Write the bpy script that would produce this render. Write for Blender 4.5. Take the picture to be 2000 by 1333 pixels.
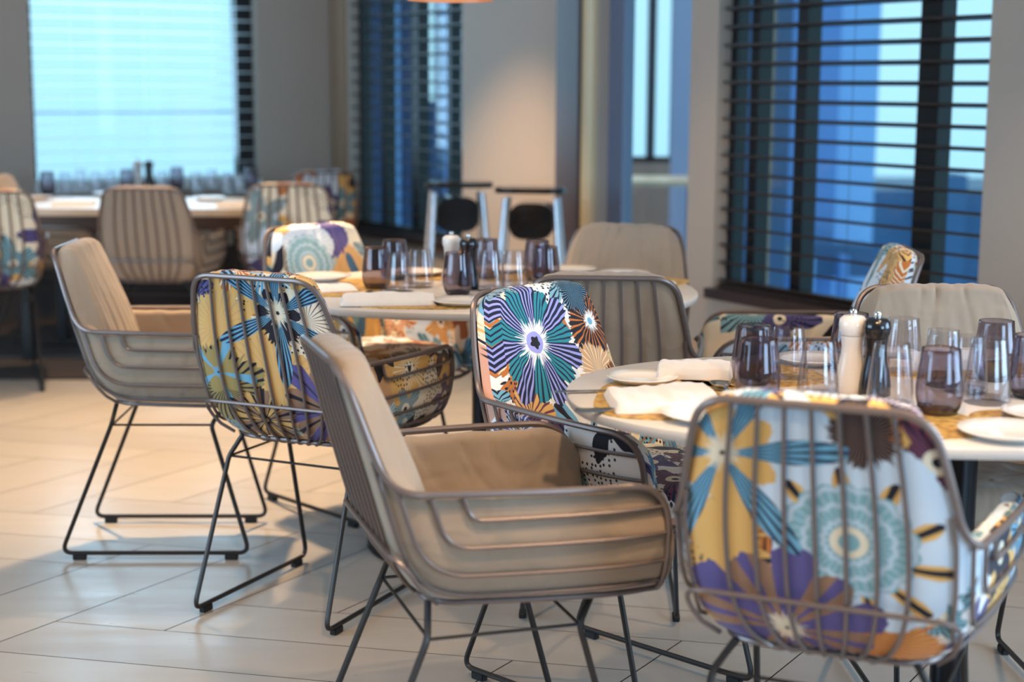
import bpy, bmesh, math, random
from mathutils import Vector, Matrix
random.seed(7)
sc = bpy.context.scene
for o in list(bpy.data.objects): bpy.data.objects.remove(o)
PI = math.pi
# ------------------------------------------------------------------ camera
CF, CYH, CH = 3100.0, 165.0, 1.31
cam_d = bpy.data.cameras.new('camera'); cam = bpy.data.objects.new('camera', cam_d)
sc.collection.objects.link(cam); sc.camera = cam
cam_d.sensor_width = 36; cam_d.lens = 36*CF/2000
TH = math.atan((666.5-CYH)/CF)
cam.location = (0, 0, CH); cam.rotation_euler = (PI/2-TH, math.radians(-0.3), 0)
cam_d.dof.use_dof = True; cam_d.dof.focus_distance = 3.42; cam_d.dof.aperture_fstop = 2.3
cam_d.clip_start = 0.05; cam_d.clip_end = 300
# ------------------------------------------------------------------ sky, light, exposure
sc.view_settings.view_transform = 'Standard'; sc.view_settings.look = 'None'
sc.view_settings.gamma = 1; sc.view_settings.use_curve_mapping = False
sc.view_settings.exposure = 0.74
w = bpy.data.worlds.new('sky'); sc.world = w; w.use_nodes = True
nt = w.node_tree; nt.nodes.clear()
wo = nt.nodes.new('ShaderNodeOutputWorld'); bg = nt.nodes.new('ShaderNodeBackground')
tcw = nt.nodes.new('ShaderNodeTexCoord'); sx = nt.nodes.new('ShaderNodeSeparateXYZ'); rp = nt.nodes.new('ShaderNodeValToRGB')
nt.links.new(tcw.outputs['Generated'], sx.inputs[0])
mp = nt.nodes.new('ShaderNodeMapRange'); mp.inputs[1].default_value = -0.3; mp.inputs[2].default_value = 0.6
nt.links.new(sx.outputs[2], mp.inputs[0]); nt.links.new(mp.outputs[0], rp.inputs[0])
rp.color_ramp.elements[0].color = (.30, .66, 1.0, 1); rp.color_ramp.elements[1].color = (.62, .95, 1.0, 1)
e = rp.color_ramp.elements.new(.33); e.color = (.46, .84, 1.0, 1)
nt.links.new(rp.outputs[0], bg.inputs[0]); bg.inputs[1].default_value = .77
nt.links.new(bg.outputs[0], wo.inputs[0])
# room frame: corner K0, E1 along wall A (towards the camera's right), E2 along wall B (towards the left)
K0 = Vector((-1.09, 9.64, 0)); E1 = Vector((.53, -.848, 0)); E2 = Vector((-.848, -.53, 0))
YAW = math.atan2(E1.y, E1.x)
def RM(a, b, z=0): return K0 + E1*a + E2*b + Vector((0, 0, z))
AL, BL, CZ = 12.5, 6.6, 2.75
def area(loc, target, sx_, sy_, power, col, name='daylight', spread=None):
    l = bpy.data.lights.new(name, 'AREA'); l.shape = 'RECTANGLE'; l.size = sx_; l.size_y = sy_
    l.energy = power; l.color = col
    if spread: l.spread = math.radians(spread)
    o = bpy.data.objects.new(name, l); sc.collection.objects.link(o)
    o.location = loc; o.rotation_euler = (Vector(target)-Vector(loc)).to_track_quat('-Z', 'Y').to_euler(); return o
def spot(loc, target, power, ang, col=(1, .70, .42), r=.05, blend=.6, name='downlight'):
    l = bpy.data.lights.new(name, 'SPOT'); l.energy = power; l.spot_size = math.radians(ang); l.spot_blend = blend
    l.color = col; l.shadow_soft_size = r
    o = bpy.data.objects.new(name, l); sc.collection.objects.link(o); o.location = loc
    o.rotation_euler = (Vector(target)-Vector(loc)).to_track_quat('-Z', 'Y').to_euler(); return o
# daylight entering by the windows out of frame (right of the camera and left of the room)
area(RM(8.9, .03, 1.5), RM(8.9, 3, 1.2), 2.4, 1.7, 95, (.50, .74, 1.0), 'daylight_right_window')
area(RM(AL-.03, 2.1, 1.5), RM(5, 2.6, 1.0), 2.1, 1.7, 100, (.50, .74, 1.0), 'daylight_back_window')
area(RM(4.8, BL-.03, 1.6), RM(4.8, 0, .6), 3.2, 1.6, 85, (.50, .74, 1.0), 'daylight_left_window')
# daylight through the two windows in view
area(RM(.0, 1.2, 1.6)-E1*.2, RM(4, 1.2, .6), 1.2, 1.5, 22, (.50, .78, 1.0), 'daylight_end_window')
# recessed warm ceiling lamps
WC = (1, .68, .38)
spot((-.95, 5.6, CZ-.02), (-.95, 5.5, 0), 440, 78, WC, blend=1)
spot((-1.9, 6.9, CZ-.02), (-1.9, 7.3, 0), 130, 70, WC)
spot((-.9, 6.3, CZ-.02), (-.05, 8.0, .35), 330, 36, WC, blend=1)
spot((.45, 5.2, CZ-.02), (.8, 6.4, .35), 70, 44, WC, blend=1)
spot((1.5, 4.2, CZ-.02), (1.3, 4.4, 0), 60, 70, WC)
spot((.25, 1.6, CZ-.02), (-.1, 2.6, .4), 100, 60, WC)
spot((1.0, 1.4, CZ-.02), (1.0, 2.2, .5), 70, 60, WC)
spot((-.9, 3.0, CZ-.02), (-.7, 3.9, .3), 55, 60, WC)
spot((-.5, 1.2, CZ-.02), (-.1, 1.9, 0), 60, 60, WC)

# ------------------------------------------------------------------ helpers
COL = sc.collection
def pix_at_z(x, y, z):
    F = Vector((0, math.cos(TH), -math.sin(TH))); U = Vector((0, math.sin(TH), math.cos(TH)))
    r = F + Vector((1, 0, 0))*((x-1000)/CF) - U*((y-666.5)/CF)
    t = (z-CH)/r.z; return Vector((0, 0, CH))+r*t
def a_of(px):                       # distance along wall A seen at image column px
    k = (px-1000)/CF/ math.cos(TH) * 1.0
    k = (px-1000)/CF
    # x = k*depth, depth ~ y*cos(TH) (+ small height term)
    kk = k*math.cos(TH)
    return (kk*K0.y-K0.x)/(E1.x-kk*E1.y)
def b_of(px):
    kk = (px-1000)/CF*math.cos(TH)
    return (kk*K0.y-K0.x)/(E2.x-kk*E2.y)
def lin(c):
    return tuple(((v/255)/12.92 if v/255 <= .04045 else ((v/255+.055)/1.055)**2.4) for v in c)+(1,)
def mat(name, col, rough=.6, metal=0, spec=.5, coat=0, bump=None, noise=None, trans=0, ior=1.45, sheen=0, mix2=None):
    m = bpy.data.materials.new(name); m.use_nodes = True; n = m.node_tree.nodes; l = m.node_tree.links
    b = n['Principled BSDF']; b.inputs['Base Color'].default_value = col; b.inputs['Roughness'].default_value = rough
    b.inputs['Metallic'].default_value = metal; b.inputs['Specular IOR Level'].default_value = spec
    b.inputs['Coat Weight'].default_value = coat; b.inputs['Transmission Weight'].default_value = trans
    b.inputs['IOR'].default_value = ior; b.inputs['Sheen Weight'].default_value = sheen
    if bump or noise:
        tc = n.new('ShaderNodeTexCoord')
    if noise:      # (scale, col2, detail)
        t = n.new('ShaderNodeTexNoise'); t.inputs['Scale'].default_value = noise[0]; t.inputs['Detail'].default_value = noise[2] if len(noise) > 2 else 4
        r = n.new('ShaderNodeMix'); r.data_type = 'RGBA'; r.inputs[6].default_value = col; r.inputs[7].default_value = noise[1]
        l.new(tc.outputs['Object'], t.inputs['Vector']); l.new(t.outputs['Fac'], r.inputs[0]); l.new(r.outputs[2], b.inputs['Base Color'])
    if bump:       # (scale, strength, distance)
        t = n.new('ShaderNodeTexNoise'); t.inputs['Scale'].default_value = bump[0]; t.inputs['Detail'].default_value = 5
        bp = n.new('ShaderNodeBump'); bp.inputs['Strength'].default_value = bump[1]; bp.inputs['Distance'].default_value = bump[2]
        l.new(tc.outputs['Object'], t.inputs['Vector']); l.new(t.outputs['Fac'], bp.inputs['Height']); l.new(bp.outputs[0], b.inputs['Normal'])
    return m
def link_mesh(name, bm, m, parent=None, smooth=True, loc=None):
    me = bpy.data.meshes.new(name)
    bmesh.ops.recalc_face_normals(bm, faces=bm.faces[:])
    bm.to_mesh(me); bm.free()
    if smooth:
        for p in me.polygons: p.use_smooth = True
        try: me.set_sharp_from_angle(angle=math.radians(42))
        except Exception: pass
    o = bpy.data.objects.new(name, me); COL.objects.link(o)
    if m: me.materials.append(m)
    if parent: o.parent = parent
    if loc is not None: o.location = loc
    return o
def thing(name, label, cat, loc=(0, 0, 0), rz=0, group=None):
    o = bpy.data.objects.new(name, None); COL.objects.link(o); o.location = loc; o.rotation_euler = (0, 0, rz)
    o.empty_display_size = .05
    o['label'] = label; o['category'] = cat
    if group: o['group'] = group
    return o
def tag(o, label, cat, group=None):
    o['label'] = label; o['category'] = cat
    if group: o['group'] = group
    return o
def struct(o): o['kind'] = 'structure'; return o
def box(bm, c, s, M=None, bev=0):
    r = bmesh.ops.create_cube(bm, size=1)
    vs = r['verts']; 
    for v in vs: v.co = Vector((v.co.x*s[0], v.co.y*s[1], v.co.z*s[2]))+Vector(c)
    if bev > 0:
        es = list({e for v in vs for e in v.link_edges})
        rr = bmesh.ops.bevel(bm, geom=es, offset=bev, segments=2, affect='EDGES', clamp_overlap=True)
        vs = [v for v in rr['verts']] 
        vs = list({v for f in rr['faces'] for v in f.verts} | set(vs))
    if M is not None:
        bmesh.ops.transform(bm, matrix=M, verts=list(set(vs)))
def catmull(pts, n=6):
    P = [Vector(p) for p in pts]; out = []
    for i in range(len(P)-1):
        p0 = P[max(i-1, 0)]; p1 = P[i]; p2 = P[i+1]; p3 = P[min(i+2, len(P)-1)]
        for k in range(n):
            t = k/n
            out.append(.5*((2*p1)+(-p0+p2)*t+(2*p0-5*p1+4*p2-p3)*t*t+(-p0+3*p1-3*p2+p3)*t**3))
    out.append(P[-1]); return out
def fillet(pts, r, n=5, closed=False):
    P = [Vector(p) for p in pts]; out = []
    N = len(P)
    for i in range(N):
        if not closed and i in (0, N-1): out.append(P[i]); continue
        a, b, c = P[i-1], P[i], P[(i+1) % N]
        rr = r[i] if isinstance(r, (list, tuple)) else r
        rr = min(rr, (a-b).length*.49, (c-b).length*.49)
        p = b+(a-b).normalized()*rr; q = b+(c-b).normalized()*rr
        for k in range(n+1):
            t = k/n; out.append(p*(1-t)**2+b*2*t*(1-t)+q*t*t)
    return out
def tube(bm, pts, rad, seg=8, closed=False, cap=True):
    P = [Vector(p) for p in pts]
    Q = [P[0]]
    for p in P[1:]:
        if (p-Q[-1]).length > 1e-5: Q.append(p)
    P = Q; N = len(P); rings = []
    def tang(i):
        if closed: return (P[(i+1) % N]-P[i-1]).normalized()
        return (P[min(i+1, N-1)]-P[max(i-1, 0)]).normalized()
    t0 = tang(0); up = Vector((0, 0, 1)) if abs(t0.z) < .9 else Vector((1, 0, 0))
    nrm = (up-t0*up.dot(t0)).normalized()
    for i in range(N):
        t = tang(i); nrm = (nrm-t*nrm.dot(t)).normalized(); bi = t.cross(nrm)
        rr = rad[i] if isinstance(rad, (list, tuple)) else rad
        rings.append([bm.verts.new(P[i]+(nrm*math.cos(2*PI*k/seg)+bi*math.sin(2*PI*k/seg))*rr) for k in range(seg)])
    for i in range(N if closed else N-1):
        A, B = rings[i], rings[(i+1) % N]
        for k in range(seg): bm.faces.new((A[k], A[(k+1) % seg], B[(k+1) % seg], B[k]))
    if cap and not closed:
        bm.faces.new(rings[0][::-1]); bm.faces.new(rings[-1])
def lathe(bm, prof, seg=32, c=(0, 0, 0), close=False):
    rings = []
    for r, z in prof:
        if r < 1e-6: rings.append([bm.verts.new((c[0], c[1], c[2]+z))])
        else: rings.append([bm.verts.new((c[0]+r*math.cos(2*PI*k/seg), c[1]+r*math.sin(2*PI*k/seg), c[2]+z)) for k in range(seg)])
    pairs = list(zip(rings, rings[1:]))
    if close: pairs.append((rings[-1], rings[0]))
    for A, B in pairs:
        if len(A) == 1 and len(B) == 1: continue
        for k in range(seg):
            k2 = (k+1) % seg
            if len(A) == 1: bm.faces.new((A[0], B[k2], B[k]))
            elif len(B) == 1: bm.faces.new((A[k], A[k2], B[0]))
            else: bm.faces.new((A[k], A[k2], B[k2], B[k]))
def prism(bm, poly, z0, z1):
    lo = [bm.verts.new((p[0], p[1], z0)) for p in poly]; hi = [bm.verts.new((p[0], p[1], z1)) for p in poly]
    n = len(poly)
    for i in range(n): bm.faces.new((lo[i], lo[(i+1) % n], hi[(i+1) % n], hi[i]))
    bm.faces.new(lo[::-1]); bm.faces.new(hi)
RMM = Matrix.Translation(K0) @ Matrix(((E1.x, E2.x, 0, 0), (E1.y, E2.y, 0, 0), (0, 0, 1, 0), (0, 0, 0, 1)))
def rbox(bm, a0, a1, b0, b1, z0, z1): box(bm, ((a0+a1)/2, (b0+b1)/2, (z0+z1)/2), (abs(a1-a0), abs(b1-b0), abs(z1-z0)), RMM)

# ------------------------------------------------------------------ materials
M = {}
M['wall'] = mat('wall_plaster', lin((176, 162, 150)), .75, bump=(60, .05, .002), noise=(1.3, lin((168, 154, 143)), 3))
M['ceil'] = mat('ceiling_paint', lin((190, 180, 170)), .9)
M['pilaster'] = mat('dark_panel', lin((84, 74, 78)), .35, noise=(3, lin((70, 62, 64))))
M['cream'] = mat('cream_trim', lin((205, 186, 150)), .5)
M['frame_blue'] = mat('blue_grey_frame', lin((104, 116, 140)), .4)
M['navy'] = mat('navy_panel', lin((40, 46, 66)), .4)
M['black'] = mat('black_frame', lin((22, 21, 24)), .35)
M['sill'] = mat('dark_sill', lin((62, 52, 54)), .3, noise=(4, lin((48, 40, 42))))
M['slat'] = mat('dark_wood_slat', lin((48, 38, 34)), .4, noise=(9, lin((38, 30, 28))))
M['slat_pale'] = mat('pale_slat', lin((226, 238, 242)), .5)
_b = M['slat_pale'].node_tree.nodes['Principled BSDF']; _b.inputs['Transmission Weight'].default_value = 0
M['metal'] = mat('bronze_tube', lin((120, 107, 103)), .36, metal=.5, spec=.5, bump=(300, .03, .0005))
M['leg'] = mat('dark_sled_steel', lin((52, 48, 46)), .4, metal=.5)
M['pad'] = mat('black_pad', lin((20, 19, 20)), .6)
M['base'] = mat('black_steel_base', lin((30, 31, 36)), .25, metal=.6)
M['china'] = mat('white_china', lin((238, 230, 222)), .18, coat=.4, spec=.5)
M['napkin'] = mat('white_napkin', lin((226, 216, 208)), .85, bump=(400, .08, .0006), sheen=.3)
M['steel'] = mat('polished_steel', lin((205, 200, 195)), .12, metal=1)
M['mill_white'] = mat('white_lacquer', lin((222, 214, 208)), .3, coat=.3)
M['mill_black'] = mat('black_lacquer', lin((18, 18, 22)), .2, coat=.5)
M['shade'] = mat('pendant_shade', lin((150, 110, 90)), .4, metal=.3)
M['chrome'] = mat('silver_tube', lin((190, 196, 205)), .25, metal=.8)
M['black_plastic'] = mat('black_plastic', lin((20, 20, 22)), .16, coat=.4)
M['low_band'] = mat('dark_low_band', lin((66, 58, 56)), .5, noise=(2, lin((56, 50, 50))))
M['wood_edge'] = mat('brown_table_edge', lin((92, 72, 62)), .45, noise=(8, lin((78, 60, 52))))
M['far_top'] = mat('pale_table_top', lin((206, 188, 168)), .35)

def mk_glass(name, col, rough=0.0):
    m = bpy.data.materials.new(name); m.use_nodes = True; n = m.node_tree.nodes; l = m.node_tree.links; n.clear()
    o = n.new('ShaderNodeOutputMaterial'); g = n.new('ShaderNodeBsdfGlass'); g.inputs['Color'].default_value = col
    g.inputs['Roughness'].default_value = rough; g.inputs['IOR'].default_value = 1.48
    l.new(g.outputs[0], o.inputs[0]); return m
M['glass_smoke'] = mk_glass('smoked_glass', (.74, .715, .75, 1))
def mk_pane(name, tint, refl=.08):
    m = bpy.data.materials.new(name); m.use_nodes = True; n = m.node_tree.nodes; l = m.node_tree.links; n.clear()
    o = n.new('ShaderNodeOutputMaterial'); t = n.new('ShaderNodeBsdfTransparent'); t.inputs[0].default_value = tint
    g = n.new('ShaderNodeBsdfGlossy'); g.inputs['Roughness'].default_value = .02
    lw = n.new('ShaderNodeLayerWeight'); lw.inputs[0].default_value = .5
    pw = n.new('ShaderNodeMath'); pw.operation = 'POWER'; pw.inputs[1].default_value = 4; l.new(lw.outputs['Facing'], pw.inputs[0])
    ma = n.new('ShaderNodeMath'); ma.operation = 'MULTIPLY_ADD'; ma.inputs[1].default_value = 1.0 if refl < .06 else .5; ma.inputs[2].default_value = .05 if refl < .06 else .035; l.new(pw.outputs[0], ma.inputs[0])
    mx = n.new('ShaderNodeMixShader'); l.new(ma.outputs[0], mx.inputs[0]); l.new(t.outputs[0], mx.inputs[1]); l.new(g.outputs[0], mx.inputs[2])
    l.new(mx.outputs[0], o.inputs[0]); return m
M['pane'] = mk_pane('window_pane', (.93, .97, 1, 1))
M['glass_clear'] = mk_pane('clear_glass', (.93, .93, .95, 1), .05)

# --- grey chair fabric
def mk_fabric(name, c1, c2):
    m = bpy.data.materials.new(name); m.use_nodes = True; n = m.node_tree.nodes; l = m.node_tree.links
    b = n['Principled BSDF']; b.inputs['Roughness'].default_value = .85; b.inputs['Sheen Weight'].default_value = .25
    b.inputs['Specular IOR Level'].default_value = .2
    tc = n.new('ShaderNodeTexCoord'); t = n.new('ShaderNodeTexNoise'); t.inputs['Scale'].default_value = 7; t.inputs['Detail'].default_value = 3
    l.new(tc.outputs['Object'], t.inputs['Vector'])
    r = n.new('ShaderNodeMix'); r.data_type = 'RGBA'; r.inputs[6].default_value = c1; r.inputs[7].default_value = c2
    l.new(t.outputs['Fac'], r.inputs[0]); l.new(r.outputs[2], b.inputs['Base Color'])
    t2 = n.new('ShaderNodeTexNoise'); t2.inputs['Scale'].default_value = 900; t2.inputs['Detail'].default_value = 2
    l.new(tc.outputs['Object'], t2.inputs['Vector'])
    # soft creases in the cloth
    t3 = n.new('ShaderNodeTexNoise'); t3.inputs['Scale'].default_value = 9; t3.inputs['Detail'].default_value = 2; t3.inputs['Distortion'].default_value = .6
    l.new(tc.outputs['Object'], t3.inputs['Vector'])
    bp = n.new('ShaderNodeBump'); bp.inputs['Strength'].default_value = .25; bp.inputs['Distance'].default_value = .0006
    l.new(t2.outputs['Fac'], bp.inputs['Height'])
    bp2 = n.new('ShaderNodeBump'); bp2.inputs['Strength'].default_value = .6; bp2.inputs['Distance'].default_value = .02
    l.new(t3.outputs['Fac'], bp2.inputs['Height']); l.new(bp.outputs[0], bp2.inputs['Normal']); l.new(bp2.outputs[0], b.inputs['Normal'])
    return m
M['taupe'] = mk_fabric('taupe_canvas', lin((162, 142, 123)), lin((151, 132, 114)))

# --- floral print: node groups working in the cushion's own cloth coordinates (metres)
class NB:
    def __init__(s, tree): s.t = tree
    def m(s, op, a, b=None, c=None, clamp=False):
        n = s.t.nodes.new('ShaderNodeMath'); n.operation = op; n.use_clamp = clamp
        for i, v in enumerate((a, b, c)):
            if v is None: continue
            if isinstance(v, (int, float)): n.inputs[i].default_value = v
            else: s.t.links.new(v, n.inputs[i])
        return n.outputs[0]
    def mix(s, f, a, b):
        n = s.t.nodes.new('ShaderNodeMix'); n.data_type = 'RGBA'
        for k, v in ((0, f), (6, a), (7, b)):
            if isinstance(v, (int, float, tuple)): n.inputs[k].default_value = v
            else: s.t.links.new(v, n.inputs[k])
        return n.outputs[2]
    def comb(s, x, y, z=0):
        n = s.t.nodes.new('ShaderNodeCombineXYZ')
        for k, v in enumerate((x, y, z)):
            if isinstance(v, (int, float)): n.inputs[k].default_value = v
            else: s.t.links.new(v, n.inputs[k])
        return n.outputs[0]
    def noise(s, vec, sc_, det=2):
        n = s.t.nodes.new('ShaderNodeTexNoise'); n.inputs['Scale'].default_value = sc_; n.inputs['Detail'].default_value = det
        s.t.links.new(vec, n.inputs['Vector']); return n.outputs['Fac']
def step(nb, r, R, soft=.0012):     # 1 where r < R
    return nb.m('MULTIPLY_ADD', nb.m('SUBTRACT', R, r), 1/soft, .5, clamp=True)
def sock(tree, name, kind, default=None):
    s = tree.interface.new_socket(name=name, in_out='INPUT', socket_type=kind)
    if default is not None: s.default_value = default
def build_flower():
    g = bpy.data.node_groups.new('printed_flower', 'ShaderNodeTree')
    for nm, kd, df in (('Base', 'NodeSocketColor', None), ('Vec', 'NodeSocketVector', None), ('CX', 'NodeSocketFloat', 0), ('CY', 'NodeSocketFloat', 0),
                       ('R', 'NodeSocketFloat', .1), ('N', 'NodeSocketFloat', 5), ('Rot', 'NodeSocketFloat', 0), ('LoA', 'NodeSocketFloat', .6),
                       ('Thr', 'NodeSocketFloat', 0), ('RB', 'NodeSocketFloat', .8), ('ColA', 'NodeSocketColor', None), ('ColB', 'NodeSocketColor', None),
                       ('Str', 'NodeSocketColor', None), ('KA', 'NodeSocketFloat', 5), ('SA', 'NodeSocketFloat', .3), ('SB', 'NodeSocketFloat', .3),
                       ('C1', 'NodeSocketColor', None), ('R1', 'NodeSocketFloat', .03), ('C2', 'NodeSocketColor', None), ('R2', 'NodeSocketFloat', .015),
                       ('C3', 'NodeSocketColor', None), ('R3', 'NodeSocketFloat', .007), ('Jag', 'NodeSocketFloat', .012), ('Pw', 'NodeSocketFloat', .7)):
        sock(g, nm, kd, df)
    g.interface.new_socket(name='Color', in_out='OUTPUT', socket_type='NodeSocketColor')
    gi = g.nodes.new('NodeGroupInput'); go = g.nodes.new('NodeGroupOutput'); I = gi.outputs; nb = NB(g)
    sp = g.nodes.new('ShaderNodeSeparateXYZ'); g.links.new(I['Vec'], sp.inputs[0])
    dx = nb.m('SUBTRACT', sp.outputs[0], I['CX']); dy = nb.m('SUBTRACT', sp.outputs[1], I['CY'])
    r = nb.m('SQRT', nb.m('ADD', nb.m('MULTIPLY', dx, dx), nb.m('MULTIPLY', dy, dy)))
    rs = nb.m('ADD', r, .0005)
    th = nb.m('ADD', nb.m('ARCTAN2', dy, dx), I['Rot'])
    hair = nb.m('SUBTRACT', nb.noise(nb.comb(nb.m('DIVIDE', dx, rs), nb.m('DIVIDE', dy, rs), nb.m('MULTIPLY', r, .6)), 16, 1), .5)
    nth = nb.m('MULTIPLY', th, I['N'])
    c = nb.m('COSINE', nth)
    isA = nb.m('MULTIPLY_ADD', nb.m('SUBTRACT', c, I['Thr']), 14, .5, clamp=True)
    pa = nb.m('MULTIPLY_ADD', c, .5, .5)
    RA = nb.m('MULTIPLY', I['R'], nb.m('MULTIPLY_ADD', nb.m('SUBTRACT', 1, I['LoA']), nb.m('POWER', pa, I['Pw']), I['LoA']))
    RBv = nb.m('MULTIPLY', nb.m('MULTIPLY', I['R'], I['RB']), nb.m('MULTIPLY_ADD', pa, -.35, 1.1))
    RR = nb.m('ADD', nb.m('MULTIPLY', RA, isA), nb.m('MULTIPLY', RBv, nb.m('SUBTRACT', 1, isA)))
    RR = nb.m('ADD', RR, nb.m('MULTIPLY', nb.m('MULTIPLY', hair, 2), I['Jag']))
    m0 = step(nb, r, RR)
    wob = nb.m('MULTIPLY', nb.m('SINE', nb.m('MULTIPLY', r, 55)), .12)
    st = nb.m('COSINE', nb.m('ADD', nb.m('MULTIPLY', nb.m('MULTIPLY', th, I['N']), I['KA']), wob))
    lim = nb.m('ADD', nb.m('MULTIPLY', I['SA'], isA), nb.m('MULTIPLY', I['SB'], nb.m('SUBTRACT', 1, isA)))
    sm = nb.m('MULTIPLY_ADD', nb.m('SUBTRACT', st, lim), 5, .5, clamp=True)
    col = nb.mix(isA, I['ColB'], I['ColA'])
    col = nb.mix(sm, col, I['Str'])
    r1 = nb.m('ADD', I['R1'], nb.m('MULTIPLY', nb.m('MULTIPLY', hair, 2.2), I['R1']))
    col = nb.mix(step(nb, r, r1), col, I['C1'])
    col = nb.mix(step(nb, r, I['R2']), col, I['C2'])
    r3 = nb.m('ADD', I['R3'], nb.m('MULTIPLY', nb.m('COSINE', nb.m('MULTIPLY', th, 5)), nb.m('MULTIPLY', I['R3'], .16)))
    col = nb.mix(step(nb, r, r3), col, I['C3'])
    g.links.new(nb.mix(m0, I['Base'], col), go.inputs[0]); return g
def build_mandala():
    g = bpy.data.node_groups.new('printed_mandala', 'ShaderNodeTree')
    for nm, kd, df in (('Base', 'NodeSocketColor', None), ('Vec', 'NodeSocketVector', None), ('CX', 'NodeSocketFloat', 0), ('CY', 'NodeSocketFloat', 0), ('R', 'NodeSocketFloat', .1),
                       ('ColA', 'NodeSocketColor', None), ('ColB', 'NodeSocketColor', None), ('C1', 'NodeSocketColor', None)):
        sock(g, nm, kd, df)
    g.interface.new_socket(name='Color', in_out='OUTPUT', socket_type='NodeSocketColor')
    gi = g.nodes.new('NodeGroupInput'); go = g.nodes.new('NodeGroupOutput'); I = gi.outputs; nb = NB(g)
    sp = g.nodes.new('ShaderNodeSeparateXYZ'); g.links.new(I['Vec'], sp.inputs[0])
    dx = nb.m('SUBTRACT', sp.outputs[0], I['CX']); dy = nb.m('SUBTRACT', sp.outputs[1], I['CY'])
    r = nb.m('SQRT', nb.m('ADD', nb.m('MULTIPLY', dx, dx), nb.m('MULTIPLY', dy, dy)))
    th = nb.m('ARCTAN2', dy, dx)
    q = nb.m('DIVIDE', r, I['R'])
    edge = nb.m('MULTIPLY_ADD', nb.m('ABSOLUTE', nb.m('SINE', nb.m('MULTIPLY', th, 9))), .09, .9)
    m0 = step(nb, q, edge, .02)
    q2 = nb.m('SUBTRACT', q, nb.m('MULTIPLY', nb.m('ABSOLUTE', nb.m('SINE', nb.m('MULTIPLY', th, 9))), .05))
    ring = nb.m('SINE', nb.m('MULTIPLY', q2, 24))
    rm = nb.m('MULTIPLY_ADD', nb.m('SUBTRACT', ring, .55), 3, .5, clamp=True)
    tick = nb.m('MULTIPLY_ADD', nb.m('SUBTRACT', nb.m('SINE', nb.m('MULTIPLY', th, 36)), .62), 2.5, .3, clamp=True)
    f = nb.m('MULTIPLY', nb.m('MAXIMUM', rm, nb.m('MULTIPLY', tick, .6)), .7)
    col = nb.mix(f, I['ColA'], I['ColB'])
    col = nb.mix(step(nb, q, .27, .03), col, I['C1'])
    col = nb.mix(step(nb, q, .15, .03), col, I['ColA'])
    g.links.new(nb.mix(m0, I['Base'], col), go.inputs[0]); return g
FLOWER, MANDALA = build_flower(), build_mandala()
INK = lin((28, 26, 38)); NAVY = lin((24, 34, 62)); CREAM = lin((232, 216, 190)); WHITE = lin((236, 232, 228)); OCH = lin((222, 172, 100)); TAN = lin((206, 160, 116))
RUST = lin((196, 112, 48)); TEAL = lin((44, 136, 150)); LILAC = lin((160, 158, 220)); SKYB = lin((112, 168, 196)); PURP = lin((92, 82, 136)); PLUM = lin((112, 58, 80)); SAGE = lin((128, 170, 178)); PALE = lin((206, 218, 230)); BROWN = lin((150, 112, 88)); PINK = lin((214, 160, 138)); OLIVE = lin((160, 138, 84))
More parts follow.
